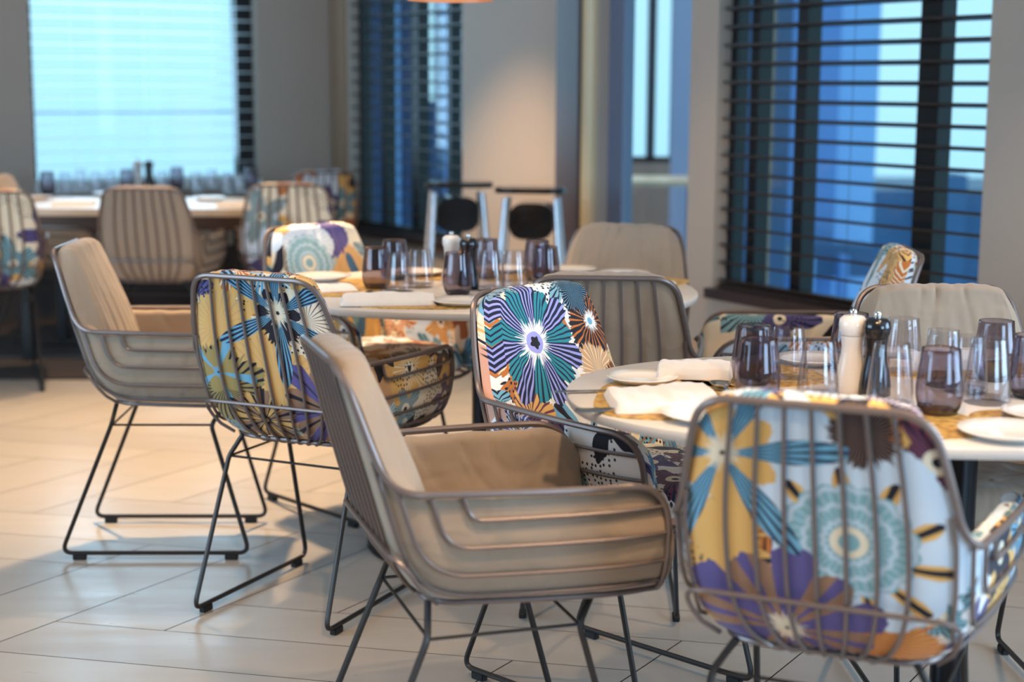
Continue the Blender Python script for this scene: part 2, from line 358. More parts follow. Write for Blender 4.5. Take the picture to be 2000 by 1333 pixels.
def mk_floral(name, layers, scale=6.5, seed=0.0, bgs=(CREAM, OCH, PALE)):
    m = bpy.data.materials.new(name); m.use_nodes = True; t = m.node_tree; nb = NB(t)
    b = t.nodes['Principled BSDF']; b.inputs['Roughness'].default_value = .7; b.inputs['Sheen Weight'].default_value = .15; b.inputs['Specular IOR Level'].default_value = .25
    uv = t.nodes.new('ShaderNodeUVMap'); uv.uv_map = 'cloth'; vec = uv.outputs[0]
    off = t.nodes.new('ShaderNodeVectorMath'); off.operation = 'ADD'; off.inputs[1].default_value = (seed, seed*.7, 0); t.links.new(vec, off.inputs[0])
    sh = off.outputs[0]
    # scattered small blossoms everywhere
    def vor(scv, vv, rnd=.75):
        v = t.nodes.new('ShaderNodeTexVoronoi'); v.voronoi_dimensions = '2D'; v.inputs['Scale'].default_value = scv; v.inputs['Randomness'].default_value = rnd
        t.links.new(vv, v.inputs['Vector']); return v
    def ramp(fac, cols, const=True):
        r = t.nodes.new('ShaderNodeValToRGB'); cr = r.color_ramp; cr.interpolation = 'CONSTANT' if const else 'LINEAR'
        cr.elements[0].color = cols[0]; cr.elements[0].position = 0; cr.elements[1].color = cols[1]; cr.elements[1].position = 1/len(cols)
        for i, c in enumerate(cols[2:]): e = cr.elements.new((i+2)/len(cols)); e.color = c
        t.links.new(fac, r.inputs[0]); return r.outputs[0]
    v0 = vor(scale*.8, sh, .9); s0 = t.nodes.new('ShaderNodeSeparateColor'); t.links.new(v0.outputs['Color'], s0.inputs[0])
    wob = nb.noise(sh, 60, 2)
    base = ramp(s0.outputs[0], list(bgs)+[bgs[0]])
    v1 = vor(scale, sh); s1 = t.nodes.new('ShaderNodeSeparateColor'); t.links.new(v1.outputs['Color'], s1.inputs[0])
    mul = t.nodes.new('ShaderNodeVectorMath'); mul.operation = 'SUBTRACT'; t.links.new(sh, mul.inputs[0]); t.links.new(v1.outputs['Position'], mul.inputs[1])
    sp = t.nodes.new('ShaderNodeSeparateXYZ'); t.links.new(mul.outputs[0], sp.inputs[0])
    r = nb.m('SQRT', nb.m('ADD', nb.m('MULTIPLY', sp.outputs[0], sp.outputs[0]), nb.m('MULTIPLY', sp.outputs[1], sp.outputs[1])))
    th = nb.m('ARCTAN2', sp.outputs[1], sp.outputs[0])
    c = nb.m('COSINE', nb.m('MULTIPLY', th, 5)); th9 = nb.m('COSINE', nb.m('MULTIPLY', th, 20))
    R = nb.m('MULTIPLY', nb.m('MULTIPLY_ADD', c, .028, .066), 6.5/scale)
    R = nb.m('ADD', R, nb.m('MULTIPLY', th9, .004))
    pet = ramp(s1.outputs[0], [PURP, RUST, INK, SKYB, OCH, PLUM, SAGE])
    pet2 = ramp(s1.outputs[1], [INK, CREAM, BROWN, NAVY, INK])
    strp = nb.m('MULTIPLY_ADD', nb.m('SUBTRACT', nb.m('COSINE', nb.m('MULTIPLY', th, 30)), .45), 4, .4, clamp=True)
    fc = nb.mix(strp, pet, pet2)
    fc = nb.mix(step(nb, r, .020), fc, CREAM); fc = nb.mix(step(nb, r, .008), fc, INK)
    base = nb.mix(step(nb, r, R), base, fc)
    # seed specks
    v2 = vor(75, sh, .6); s2 = t.nodes.new('ShaderNodeSeparateColor'); t.links.new(v2.outputs['Color'], s2.inputs[0])
    sp2 = nb.m('MULTIPLY', step(nb, v2.outputs['Distance'], .24, .1), nb.m('GREATER_THAN', nb.noise(sh, 9, 1), .56))
    base = nb.mix(sp2, base, INK)
    for kind, p in layers:
        gn = t.nodes.new('ShaderNodeGroup'); gn.node_tree = FLOWER if kind == 'f' else MANDALA
        for k, v in p.items(): gn.inputs[k].default_value = v
        t.links.new(vec, gn.inputs['Vec']); t.links.new(base, gn.inputs['Base']); base = gn.outputs[0]
    t.links.new(base, b.inputs['Base Color'])
    return m
def fl(cx, cy, R, n, rot, A, B, S, K=5, SA=.2, SB=.6, lo=.6, thr=0., rb=.8, c1=WHITE, r1=.02, c2=CREAM, r2=.01, c3=INK, r3=.006, jag=.012, pw=.7):
    return ('f', dict(CX=cx, CY=cy, R=R, N=n, Rot=rot, LoA=lo, Thr=thr, RB=rb, ColA=A, ColB=B, Str=S, KA=K, SA=SA, SB=SB, C1=c1, R1=r1, C2=c2, R2=r2, C3=c3, R3=r3, Jag=jag, Pw=pw))
def md(cx, cy, R): return ('m', dict(CX=cx, CY=cy, R=R, ColA=SAGE, ColB=PALE, C1=CREAM))
def blob(cx, cy, R, A, S, n=3, rot=0, jag=.02, SA=.75, K=9, lo=.75): return fl(cx, cy, R, n, rot, A, A, S, K=K, SA=SA, SB=SA, lo=lo, rb=1, thr=-1, r1=.0, r2=0., r3=0., jag=jag)
# cloth coordinates: u 0 = middle of the back (+u = sitter's right), v 0..0.45 = outer face from seat height up, v 1.0..1.45 = inner face, seat at v 2
M['fl_c'] = mk_floral('floral_print_blue_leaf', [
    blob(-.02, .17, .12, OCH, TAN, 4, .3), blob(.12, .30, .10, OCH, TAN), blob(-.13, .33, .07, CREAM, PLUM), blob(-.05, .32, .06, INK, INK, 5),
    blob(.13, .14, .13, OLIVE, INK, 7, 0, .02, .35, 5),
    fl(.135, .18, .10, 5, .5, SKYB, OLIVE, SKYB, K=1, SA=2, SB=2, lo=.3, thr=.75, rb=.55, c1=SKYB, r1=.012, c2=CREAM, r2=.0, r3=.003, jag=.004),
    fl(-.15, .10, .15, 6, .2, PURP, BROWN, INK, K=2, SA=.93, SB=.75, lo=.6, thr=.1, rb=.75, c1=CREAM, r1=.025, c2=OCH, r2=.012, c3=INK, r3=.004, jag=.006),
    fl(.04, .05, .10, 6, .4, BROWN, OCH, INK, K=3, SA=.4, SB=.6, lo=.6, thr=.1, rb=.8, c1=INK, r1=.018, c2=INK, r2=.014, c3=OCH, r3=.006),
    fl(-.055, .345, .19, 6, .45, SKYB, INK, NAVY, K=14, SA=-.1, SB=3, lo=.1, thr=.35, rb=.30, c1=CREAM, r1=.028, c2=CREAM, r2=.014, c3=INK, r3=.005, jag=.004, pw=2.2)],
    7.2, .37, (OCH, CREAM, TAN))
M['fl_f'] = mk_floral('floral_print_teal_disc', [
    blob(-.10, .02, .10, RUST, OCH, 4), blob(.02, .30, .10, PALE, PALE), blob(-.1, .22, .16, PALE, PALE, 4, 0, .01), blob(.13, .21, .07, OCH, OCH),
    blob(-.075, .39, .055, INK, BROWN, 5),
    fl(-.045, .19, .145, 11, .2, OCH, PALE, INK, K=2, SA=.6, SB=3, lo=.35, thr=.35, rb=.5, jag=.004, r1=0., r2=0., r3=0.),
    md(-.045, .215, .098),
    fl(.055, .035, .165, 6, .35, PURP, BROWN, PURP, K=2, SA=.9, SB=.7, lo=.7, thr=.15, rb=.82, c1=CREAM, r1=.028, c2=CREAM, r2=.02, c3=INK, r3=.004, jag=.007),
    fl(.135, .34, .19, 6, .1, SKYB, OCH, NAVY, K=12, SA=.35, SB=3, lo=.1, thr=.3, rb=.42, pw=2.0, c1=CREAM, r1=.024, c2=CREAM, r2=.012, c3=INK, r3=.004, jag=.006)],
    6.2, 1.73, (PALE, OCH, WHITE))
M['fl_b'] = mk_floral('floral_print_lilac_star', [
    blob(.0, 1.16, .13, WHITE, CREAM, 4), blob(.05, 1.25, .10, WHITE, CREAM, 5), blob(-.14, 1.17, .080, OCH, PLUM, 3, .4, .012, .5, 7), blob(-.165, 1.33, .07, RUST, CREAM, 4), fl(.125, 1.35, .085, 3, .5, INK, INK, RUST, K=9, SA=.55, SB=.8, lo=.8, thr=-1, rb=1, c1=WHITE, r1=.02, c2=SKYB, r2=.008, r3=.0, jag=.016),
    blob(.10, 1.24, .07, TAN, CREAM, 3), blob(.10, 1.42, .055, INK, SKYB, 5), blob(.16, 1.20, .06, INK, RUST, 3, .5, .012, .7, 6),
    fl(.02, 1.10, .13, 5, .2, SKYB, CREAM, INK, K=4, SA=.2, SB=.9, lo=.3, thr=.5, rb=.30, c1=CREAM, r1=.014, r2=.006, r3=.003),
    fl(-.078, 1.325, .142, 7, .35, LILAC, TEAL, NAVY, K=8, SA=-.25, SB=.45, lo=.72, thr=-.05, rb=.80, c1=WHITE, r1=.040, c2=LILAC, r2=.023, c3=INK, r3=.0125, jag=.012)],
    6.5, 3.1, (WHITE, PINK, CREAM))
M['fl_j'] = mk_floral('floral_print_pale_disc', [
    blob(.09, 1.27, .10, OCH, PINK, 4), blob(.04, 1.40, .07, PURP, PURP, 3, 0, .01), blob(-.06, 1.38, .10, PALE, WHITE, 4, 0, .01),
    md(-.075, 1.325, .09),
    fl(.11, 1.20, .15, 5, .75, lin((62, 102, 132)), OCH, SKYB, K=1, SA=2, SB=2, lo=.1, thr=.5, rb=.4, pw=2.2, r1=0., r2=0., r3=0.)], 6.0, 4.4, (PALE, OCH, CREAM))
M['fl_k'] = mk_floral('floral_print_dark_blossom', [], 4.6, 5.9, (CREAM, PALE, OCH))

# ------------------------------------------------------------------ chair
PROF = [(.425, .10, .08), (.430, .150, .118), (.440, .176, .138), (.456, .196, .156), (.48, .210, .174), (.51, .222, .188), (.56, .231, .206), (.65, .234, .232), (.74, .225, .257), (.86, .208, .288), (.92, .202, .303)]
RC, YF = .068, .275
def prof(z):
    P = PROF
    if z <= P[0][0]: return P[0][1], P[0][2]
    for i in range(len(P)-1):
        if z <= P[i+1][0]:
            t = (z-P[i][0])/(P[i+1][0]-P[i][0]); ts = t
            return P[i][1]+(P[i+1][1]-P[i][1])*ts, P[i][2]+(P[i+1][2]-P[i][2])*ts
    return P[-1][1], P[-1][2]
def outline(sg, wv, bv, r, yf):
    """sg in [-1,1]; 0 = middle of the back, +-1 = front end of the arm. Local chair axes, front = +Y, sg>0 = +X."""
    s = abs(sg); sn = 1 if sg >= 0 else -1
    r = min(r, wv*.6)
    if s < .36: x, y = (s/.36)*(wv-r), -bv
    elif s < .5:
        a = (s-.36)/.14*PI/2; x, y = wv-r+r*math.sin(a), -bv+r-r*math.cos(a)
    else:
        t = (s-.5)/.5; y = (-bv+r)+t*(yf+bv-r); x = wv+.030*math.sin(min(t, .8)/.8*PI/2)
        x -= .016*max(0, (t-.72)/.28)**2
    return x*sn, y
def PZ(sg, z, inset=0, yf=YF, rin=0):
    wv, bv = prof(z); wv -= min(inset, .046)+max(0, inset-.046)*.35; bv -= inset
    x, y = outline(sg, wv, bv, max(RC-rin, .02), yf); return Vector((x, y, z))
# nominal metres along the rim -> sigma
def s_of(X):
    sn = 1 if X >= 0 else -1; X = abs(X)
    return sn*(X/.145*.36 if X < .145 else (.36+(X-.145)/.10*.14 if X < .245 else min(1, .5+(X-.245)/.465*.5)))
def x_of(s):
    return s/.36*.145 if s < .36 else (.145+(s-.36)/.14*.10 if s < .5 else .245+(s-.5)/.5*.465)
def densify(path, d):
    out = []
    for a, b in zip(path, path[1:]):
        n = max(1, int((b-a).length/d))
        for k in range(n): out.append(a+(b-a)*k/n)
    return out+[path[-1]]
EDGE = fillet([(0, .858, 0), (.172, .858, 0), (.197, .648, 0), (.702, .642, 0), (.710, .440, 0)], [0, .052, .055, .085, 0], 10)
EDGE_C = fillet([(0, .858, 0), (.176, .858, 0), (.199, .648, 0), (.702, .642, 0), (.710, .440, 0)], [0, .088, .055, .085, 0], 12)
def edge_z(X):
    X = abs(X)
    for a, b in zip(EDGE_C, EDGE_C[1:]):
        if a.x <= X <= b.x and b.x-a.x > 1e-6: return a.y+(b.y-a.y)*(X-a.x)/(b.x-a.x)
    return .45
def frame_pts():
    return [PZ(s_of(p.x), p.y) for p in densify(EDGE, .012)]
def cage_meshes():
    right = frame_pts(); left = [Vector((-p.x, p.y, p.z)) for p in right][::-1]
    bmf = bmesh.new()
    # front return: ends of the rim run down and under the front of the seat
    r_end = right[-1]; tip = [Vector((r_end.x-.03, YF-.004, .428)), Vector((.10, YF, .424)), Vector((-.10, YF, .424)), Vector((-r_end.x+.03, YF-.004, .428))]
    loop = left+right[1:]+tip
    tube(bmf, loop, .0066, 8, closed=True)
    # lower ring that carries the wires
    ring = [PZ(-1+2*k/80, .437, inset=-.001) for k in range(81)]
    tube(bmf, ring, .0055, 8)
    bmw = bmesh.new(); rw = .0040
    for k in range(7):                                  # vertical wires of the back, carried under the seat
        sg = (-.300+.100*k)
        pts = [PZ(sg, z) for z in (.857, .80, .74, .68, .62, .56, .51, .47, .445)]
        p = PZ(sg, .43); pts += [p+Vector((0, .0, -.002)), Vector((p.x*.95, p.y+.10, .425)), Vector((p.x*.95, .10, .424)), Vector((p.x*.95, YF, .424))]
        tube(bmw, catmull(pts, 3), rw, 6)
    for sn in (1, -1):                                  # long bowed wires of the two sides
        for x0, zt_, zz, rr, xe in ((.318, .645, .600, .042, .702), (.262, .645, .552, .085, .706), (.212, .652, .500, .10, .708), (.182, .70, .458, .09, .708)):
            path = densify(fillet([(x0, zt_, 0), (x0+.004, zz, 0), (xe, zz+.002, 0)], [0, rr, 0], 10), .02)
            tube(bmw, [PZ(sn*s_of(p.x), p.y) for p in path], rw, 6)
    bmb = bmesh.new()                                   # brace behind the back: an inverted U
    path = fillet([(-.205, .44, 0), (-.195, .535, 0), (.195, .535, 0), (.205, .44, 0)], .05, 8); fine = []
    for a, b in zip(path, path[1:]):
        n = max(1, int((b-a).length/.02))
        for k in range(n): fine.append(a+(b-a)*k/n)
    fine.append(path[-1])
    def outp(p):
        return PZ(s_of(p.x), p.y, inset=-.009)
    tube(bmb, [outp(p) for p in fine], .0042, 6)
    return bmf, bmw, bmb
def grid_cushion():
    """padded shell: back and both arms in one quilted piece"""
    bm = bmesh.new(); uvl = bm.loops.layers.uv.new('cloth')
    S = []
    def add(a, b, n):
        for k in range(n): S.append(a+(b-a)*k/n)
    add(-1, -.9, 10); add(-.9, -.5, 40); add(-.5, -.34, 30); add(-.34, .34, 60); add(.34, .5, 30); add(.5, .9, 40); add(.9, 1, 10); S.append(1.)
    NO, NI, NT = 20, 22, 7
    zl = .445
    cols = []
    for sg in S:
        s = abs(sg)
        # top height: a soft version of the rim
        X = x_of(s); zt = edge_z(min(X, .60))
        zt += -.004 if X < .19 else (-.004-.018*min(1, (X-.19)/.06))
        front = 0 if s < .90 else (s-.90)/.10
        zt -= .075*(1-math.sqrt(max(0, 1-front**2)))
        lo = zl+.0*front
        side = min(1, max(0, (X-.165)/.09))
        back = 1-side
        pts = []; uvs = []
        u = outline(sg, .21, .25, RC, YF); 
        sn = 1 if sg >= 0 else -1
        us = sn*X; ui = sn*(s/.36*.145 if s < .36 else (.145+(s-.36)/.14*.095 if s < .5 else .24+(s-.5)/.5*.46))
        fr = math.sqrt(max(0, 1-front**2))
        ht = zt-lo
        wr = .0018*math.sin(sg*57)*math.sin(sg*23)
        def th(z):
            f = (z-.45)/(.84-.45)
            tb = .098 + .016*math.sin(min(1, max(0, f))*PI) - .030*max(0, f)
            q = (z-lo)/max(ht, .01)
            ts = .046 + .010*math.sin(q*PI)
            v = tb*back+ts*side
            v *= 1-.20*min(1, abs(us)/.2)**2*back
            for u0, dp, ln in ((-.055, .006, .03), (.012, .009, .04), (.048, .005, .03)):      # pinched creases under the top seam
                v -= back*dp*math.exp(-((us-u0-(zt-z)*.25*(1 if u0 > 0 else -.6))/.006)**2)*math.exp(-max(0, zt-z)/ln)
            v += back*(.006*math.sin(us*60+z*30)*math.exp(-max(0, z-.48)/.05))
            for u0 in (.34, .44, .50, .60):                                                     # cloth folds on the arms
                v -= side*.006*math.exp(-((X-u0-(zt-z)*.4)/.009)**2)
            return max(.012, v*(.25+.75*fr))
        yfe = YF+.010
        for k in range(NO+1):
            z = lo+ht*(k/NO)
            puff = .004*math.sin(PI*k/NO)
            pts.append(PZ(sg, z, inset=.0065-puff*.4, yf=yfe+ (.004*math.sin(PI*k/NO)))); uvs.append((us, z-.43-.032*max(0, 1-(z-.43)/.13)**1.5, 0))
        tt = th(zt)
        for k in range(1, NT+1):                         # rolled top
            a = PI*k/(NT+1)
            ins = .0065+(1-math.cos(a))*.5*(tt-.0065); zz = zt+math.sin(a)*((.015-.002*back)*fr+.003+wr)
            pz = PZ(sg, min(zt, .9), inset=ins, yf=yfe, rin=min(ins, .045)); pz.z = zz
            pts.append(pz); uvs.append((us if k <= NT//2 else ui, (zt-.43+k*.009 if k <= NT//2 else 1+zt-.43+(NT+1-k)*.009), 0 if k <= NT//2 else 1))
        for k in range(NI+1):
            z = zt-(zt-.462)*(k/NI)
            ins = th(z)+wr*2*math.sin(PI*k/NI)
            # stitched channel where back meets seat
            pts.append(PZ(sg, z, inset=ins, yf=yfe, rin=min(ins, .045))); uvs.append((ui, 1+z-.43, 1))
        cols.append(([bm.verts.new(p) for p in pts], uvs))
    for (A, ua), (B, ub) in zip(cols, cols[1:]):
        for k in range(len(A)-1):
            f = bm.faces.new((A[k], B[k], B[k+1], A[k+1])); f.smooth = True
            inner = k >= NO+NT//2
            for lp, (u0, v0, sd) in zip(f.loops, (ua[k], ub[k], ub[k+1], ua[k+1])):
                if inner and v0 < .9: v0 += 1
                if not inner and v0 > .9: v0 -= 1
                lp[uvl].uv = (-u0, v0)
    for A, ua in (cols[0], cols[-1]):                    # closed arm fronts
        try:
            f = bm.faces.new(A if A is cols[0][0] else A[::-1])
            for lp, q in zip(f.loops, ua if A is cols[0][0] else ua[::-1]): lp[uvl].uv = (-q[0], q[1] % 1)
        except Exception: pass
    # bottom strip
    for (A, ua), (B, ub) in zip(cols, cols[1:]):
        f = bm.faces.new((A[0], A[-1], B[-1], B[0]))
        for lp, q in zip(f.loops, ((ua[0][0], .015), (ua[0][0], -.06), (ub[0][0], -.06), (ub[0][0], .015))): lp[uvl].uv = (-q[0], q[1])
    return bm
def seat_cushion():
    bm = bmesh.new(); uvl = bm.loops.layers.uv.new('cloth')
    nx, ny = 30, 34
    def P(i, j, top):
        a = -1+2*i/nx; t = j/ny
        y = -.112+t*(YF+.012+.112); wmax = .165+.025*min(1, t*3)
        if t > .86: wmax -= .03*((t-.86)/.14)**2
        e = min(1, (1-abs(a))*6)*min(1, t*8+.2)*min(1, (1-t)*9)
        e = math.sqrt(max(0, 1-(1-e)**2))
        bulge = .058*e*(1-.25*a*a)
        q = -.010*math.exp(-((t-.10)/.05)**2)-.005*math.exp(-((a)/.05)**2)*0
        wr = .0015*math.sin(a*17+t*5)*math.sin(t*23)
        return Vector((a*wmax, y, .468+bulge+q+wr if top else .468-.028*e))
    T = [[bm.verts.new(P(i, j, True)) for i in range(nx+1)] for j in range(ny+1)]
    B = [[bm.verts.new(P(i, j, False)) for i in range(nx+1)] for j in range(ny+1)]
    def quad(vs, off):
        f = bm.faces.new(vs); f.smooth = True
        for lp in f.loops: lp[uvl].uv = (-lp.vert.co.x, off+lp.vert.co.y)
    for j in range(ny):
        for i in range(nx):
            quad((T[j][i], T[j][i+1], T[j+1][i+1], T[j+1][i]), 2); quad((B[j][i], B[j+1][i], B[j+1][i+1], B[j][i+1]), 3)
    for j in range(ny):
        quad((T[j][0], T[j+1][0], B[j+1][0], B[j][0]), 2); quad((T[j][nx], B[j][nx], B[j+1][nx], T[j+1][nx]), 2)
    for i in range(nx):
        quad((T[0][i], B[0][i], B[0][i+1], T[0][i+1]), 2); quad((T[ny][i], T[ny][i+1], B[ny][i+1], B[ny][i]), 2)
    bmesh.ops.remove_doubles(bm, verts=bm.verts, dist=.0004)
    return bm
def make_chair(name, label, cloth, group):
    t = thing(name, label, 'chair', group=group)
    bmf, bmw, bmb = cage_meshes()
    link_mesh('rim_tube', bmf, M['metal'], t); link_mesh('wire_cage', bmw, M['metal'], t); link_mesh('back_brace', bmb, M['metal'], t)
    link_mesh('shell_cushion', grid_cushion(), cloth, t); link_mesh('seat_cushion', seat_cushion(), cloth, t)
    for sn in (1, -1):
        bm = bmesh.new(); X = .190*sn
        pts = fillet([(.142*sn, -.128, .437), (.178*sn, -.138, .380), (X, -.285, .019), (X, .235, .019), (.178*sn, .135, .380), (.150*sn, .170, .427)], [0, .015, .032, .032, .015, 0], 6)
        tube(bm, pts, .0062, 8)
        lg = link_mesh('sled_leg', bm, M['leg'], t)
        for yy in (-.235, .185):
            bm = bmesh.new(); box(bm, (X, yy, .0085), (.018, .036, .017), bev=.002)
            link_mesh('foot_pad', bm, M['pad'], lg)
    bm = bmesh.new()
    c = [(.178, -.135), (.178, .135), (-.178, .135), (-.178, -.135)]
    for (x0, y0), (x1, y1) in zip(c, c[1:]+c[:1]): tube(bm, [(x0, y0, .380), (x1, y1, .380)], .0032, 6)
    link_mesh('stretcher', bm, M['leg'], t)
    return t
def dup(root, loc, rz, label, cloth=None, group=None):
    r = root.copy(); COL.objects.link(r); r.location = loc; r.rotation_euler = (0, 0, rz); r['label'] = label
    if group: r['group'] = group
    for ch in list(root.children):
        c = ch.copy(); COL.objects.link(c); c.parent = r
        if cloth and 'cushion' in c.name:
            c.data = c.data.copy(); c.data.materials.clear(); c.data.materials.append(cloth)
        for g in ch.children:
            d = g.copy(); COL.objects.link(d); d.parent = c
    return r
def face(fx, fy): return math.atan2(-fx, fy)      # rotation that turns local +Y to (fx, fy)
GG, GF = 'taupe wire-cage armchairs', 'floral wire-cage armchairs'
g0 = make_chair('wire_armchair', 'taupe wire armchair in the foreground, side view, nearest to the camera at centre', M['taupe'], GG)
g0.location = (-.06, 2.785, 0); g0.rotation_euler = (0, 0, face(.955, .30))
dup(g0, (-.962, 4.45, 0), face(1, .02), 'taupe wire armchair at the left, full side view with sled legs on open floor')
dup(g0, (.235, 4.02, 0), face(.05, 1), 'taupe wire armchair seen from behind between the two tables, just right of the star-flower chair')
dup(g0, (.29, 4.87, 0), face(-.32, -.95), 'taupe armchair facing the camera behind the middle table, in front of the glass door')
dup(g0, (.975, 3.315, 0), face(.03, -1), 'taupe armchair facing the camera behind the right table, under the dark-blind window')
dup(g0, (-1.585, 7.13, 0), face(.02, 1), 'taupe wire armchair seen from behind at the long table before the bright window')
dup(g0, (-2.2, 7.62, 0), face(1, 0), 'taupe armchair tucked in at the left end of the long window table')
f0 = make_chair('floral_wire_armchair', 'floral wire armchair seen from behind with blue striped petals, left of the foreground taupe chair', M['fl_c'], GF)
f0.location = (-.49, 3.96, 0); f0.rotation_euler = (0, 0, face(.42, .907))
dup(f0, (.545, 2.49, 0), face(.40, .917), 'floral wire armchair with a large teal disc flower, cropped at the lower right foreground', M['fl_f'])
dup(f0, (.235, 3.345, 0), face(.72, -.694), 'floral armchair with a lilac and teal star flower, turned towards the camera', M['fl_b'])
dup(f0, (-.455, 4.86, 0), face(.68, -.73), 'floral armchair with a pale blue disc flower, facing the camera behind the middle table', M['fl_j'])
dup(f0, (-1.03, 7.40, 0), face(-.1, .99), 'floral wire armchair at the right end of the long window table', M['fl_k'])
dup(f0, (-1.10, 8.42, 0), face(-.5, .87), 'floral wire armchair in the far corner, behind the one at the table end', M['fl_j'])
dup(f0, (-2.27, 6.85, 0), face(-.35, .93), 'floral wire armchair cut off by the left edge of the photo', M['fl_k'])
dup(f0, (.83, 4.42, 0), face(-1, .05), 'floral wire armchair in side view beneath the dark-blind window, behind the right table', M['fl_k'])

# ------------------------------------------------------------------ tables
def superell(cx, cy, a, b, n=2.25, N=96):
    out = []
    for k in range(N):
        t = 2*PI*k/N; c, s = math.cos(t), math.sin(t)
        out.append((cx+a*math.copysign(abs(c)**(2/n), c), cy+b*math.copysign(abs(s)**(2/n), s)))
    return out
M['marble'] = mat('pale_stone_top', lin((226, 217, 208)), .34, coat=0, spec=.35, noise=(5, lin((190, 180, 174)), 6))
def dining_table(cx, cy, a, b, label, n=2.25):
    t = thing('dining_table', label, 'table', (cx, cy, 0), group='oval pedestal dining tables')
    bm = bmesh.new()
    rings = []
    for da, z in ((-.022, .716), (-.006, .719), (0, .728), (-.001, .737), (-.005, .740)):
        rings.append([bm.verts.new((x, y, z)) for x, y in superell(0, 0, a+da, b+da, n)])
    N = len(rings[0])
    for A, B in zip(rings, rings[1:]):
        for k in range(N): bm.faces.new((A[k], A[(k+1) % N], B[(k+1) % N], B[k]))
    bm.faces.new(rings[0][::-1]); bm.faces.new(rings[-1])
    link_mesh('tabletop', bm, M['marble'], t)
    bm = bmesh.new(); lathe(bm, [(0, .70), (.16, .70), (.16, .716), (0, .716)], 32); lathe(bm, [(0, .03), (.035, .03), (.035, .70), (0, .70)], 24)
    link_mesh('pedestal', bm, M['base'], t)
    bm = bmesh.new(); lathe(bm, [(0, 0), (.335, 0), (.34, .006), (.335, .014), (.06, .022), (.05, .03), (0, .03)], 64)
    link_mesh('base_disc', bm, M['base'], t)
    return t
dining_table(-.075, 4.45, .60, .49, 'oval stone-topped table set with glasses in the middle of the room')
dining_table(.85, 2.93, .745, .455, 'oval stone-topped table set with glasses at the right, nearest the camera', 2.35)
ft = thing('long_dining_table', 'long pale dining table with brown edge before the bright window', 'table', (-1.68, 7.72, 0), math.radians(1))
bm = bmesh.new(); box(bm, (0, 0, .715), (1.36, .75, .035), bev=.003); link_mesh('tabletop', bm, M['far_top'], ft)
bm = bmesh.new(); box(bm, (0, 0, .664), (1.30, .70, .066), bev=.004); link_mesh('apron', bm, M['wood_edge'], ft)
for sx_ in (-.60, .30):
    for sy_ in (-.31, .31):
        bm = bmesh.new(); box(bm, (sx_, sy_, .316), (.045, .045, .632), bev=.003); link_mesh('leg', bm, M['black'], ft)
FT_Z = .7325

# ------------------------------------------------------------------ tableware
TZ = .740
def g_prof(kind):
    if kind == 'smoke':   o = [(.0, 0), (.026, 0), (.032, .004), (.0375, .016), (.0410, .034), (.0415, .048), (.0400, .066), (.0372, .088), (.0345, .110), (.0338, .118)]
    elif kind == 'clear': o = [(.0, 0), (.036, 0), (.0395, .003), (.0395, .010), (.0380, .030), (.0350, .058), (.0315, .088), (.0290, .108)]
    else:                 o = [(.0, 0), (.026, 0), (.031, .004), (.036, .02), (.0365, .045), (.034, .08), (.032, .10)]
    th = .0013; base = .010 if kind == 'clear' else .008
    top_r, top_z = o[-1]
    inner = [(top_r-th*.3, top_z+.0006), (top_r-th, top_z)]
    for r, z in reversed(o[3:-1]):
        if z > base: inner.append((r-th*1.2, z))
    inner += [(max(.01, o[2][0]-.004), base), (0, base-.001)]
    return o+inner
def glass(kind):
    bm = bmesh.new(); lathe(bm, g_prof(kind), 40)
    me = bpy.data.meshes.new(kind+'_tumbler'); bmesh.ops.recalc_face_normals(bm, faces=bm.faces[:]); bm.to_mesh(me); bm.free()
    for p in me.polygons: p.use_smooth = True
    me.set_sharp_from_angle(angle=math.radians(40))
    me.materials.append(M['glass_smoke' if kind == 'smoke' else 'glass_clear']); return me
GS, GC = glass('smoke'), glass('clear')
def put_glass(kind, px, py, z, label, group, s=1.0):
    p = pix_at_z(px, py, z); me = GS if kind == 's' else GC
    o = bpy.data.objects.new('smoked_tumbler' if kind == 's' else 'clear_tumbler', me); COL.objects.link(o)
    o.location = (p.x, p.y, z); o.scale = (s, s, s); tag(o, label, 'glass', group); return o
T2, T1, T3 = 'glasses on the right table', 'glasses on the middle table', 'glasses on the long window table'
for k, x, y, s, lb in (('s', 1482, 785, 1, 'smoked tumbler at the left front of the right table, nearest the napkins'),
        ('s', 1473, 752, 1, 'smoked tumbler directly behind the left front smoked tumbler on the right table'),
        ('s', 1836, 806, 1, 'smoked tumbler at the front of the right table, right of the black mill'),
        ('s', 1662, 722, 1, 'smoked tumbler half hidden behind the white pepper mill'),
        ('s', 1944, 738, 1, 'smoked tumbler at the back of the right table, behind the tall clear tumblers'),
        ('s', 2016, 772, 1, 'smoked tumbler cut off by the right edge of the photo'),
        ('c', 1600, 775, 1, 'clear tumbler standing alone between the smoked pair and the white mill'),
        ('c', 1541, 744, 1, 'clear tumbler behind the smoked pair on the right table'),
        ('c', 1741, 792, 1.08, 'clear tumbler in front of the black pepper mill'),
        ('c', 1764, 726, 1.04, 'clear tumbler right behind the black pepper mill'),
        ('c', 1842, 748, 1, 'clear tumbler behind the front right smoked tumbler'),
        ('c', 1930, 782, 1.1, 'clear tumbler at the right end of the right table, front one of the pair'),
        ('c', 1890, 762, 1, 'clear tumbler at the right end of the right table, left one of the pair')):
    put_glass(k, x, y, TZ, lb, T2, s)
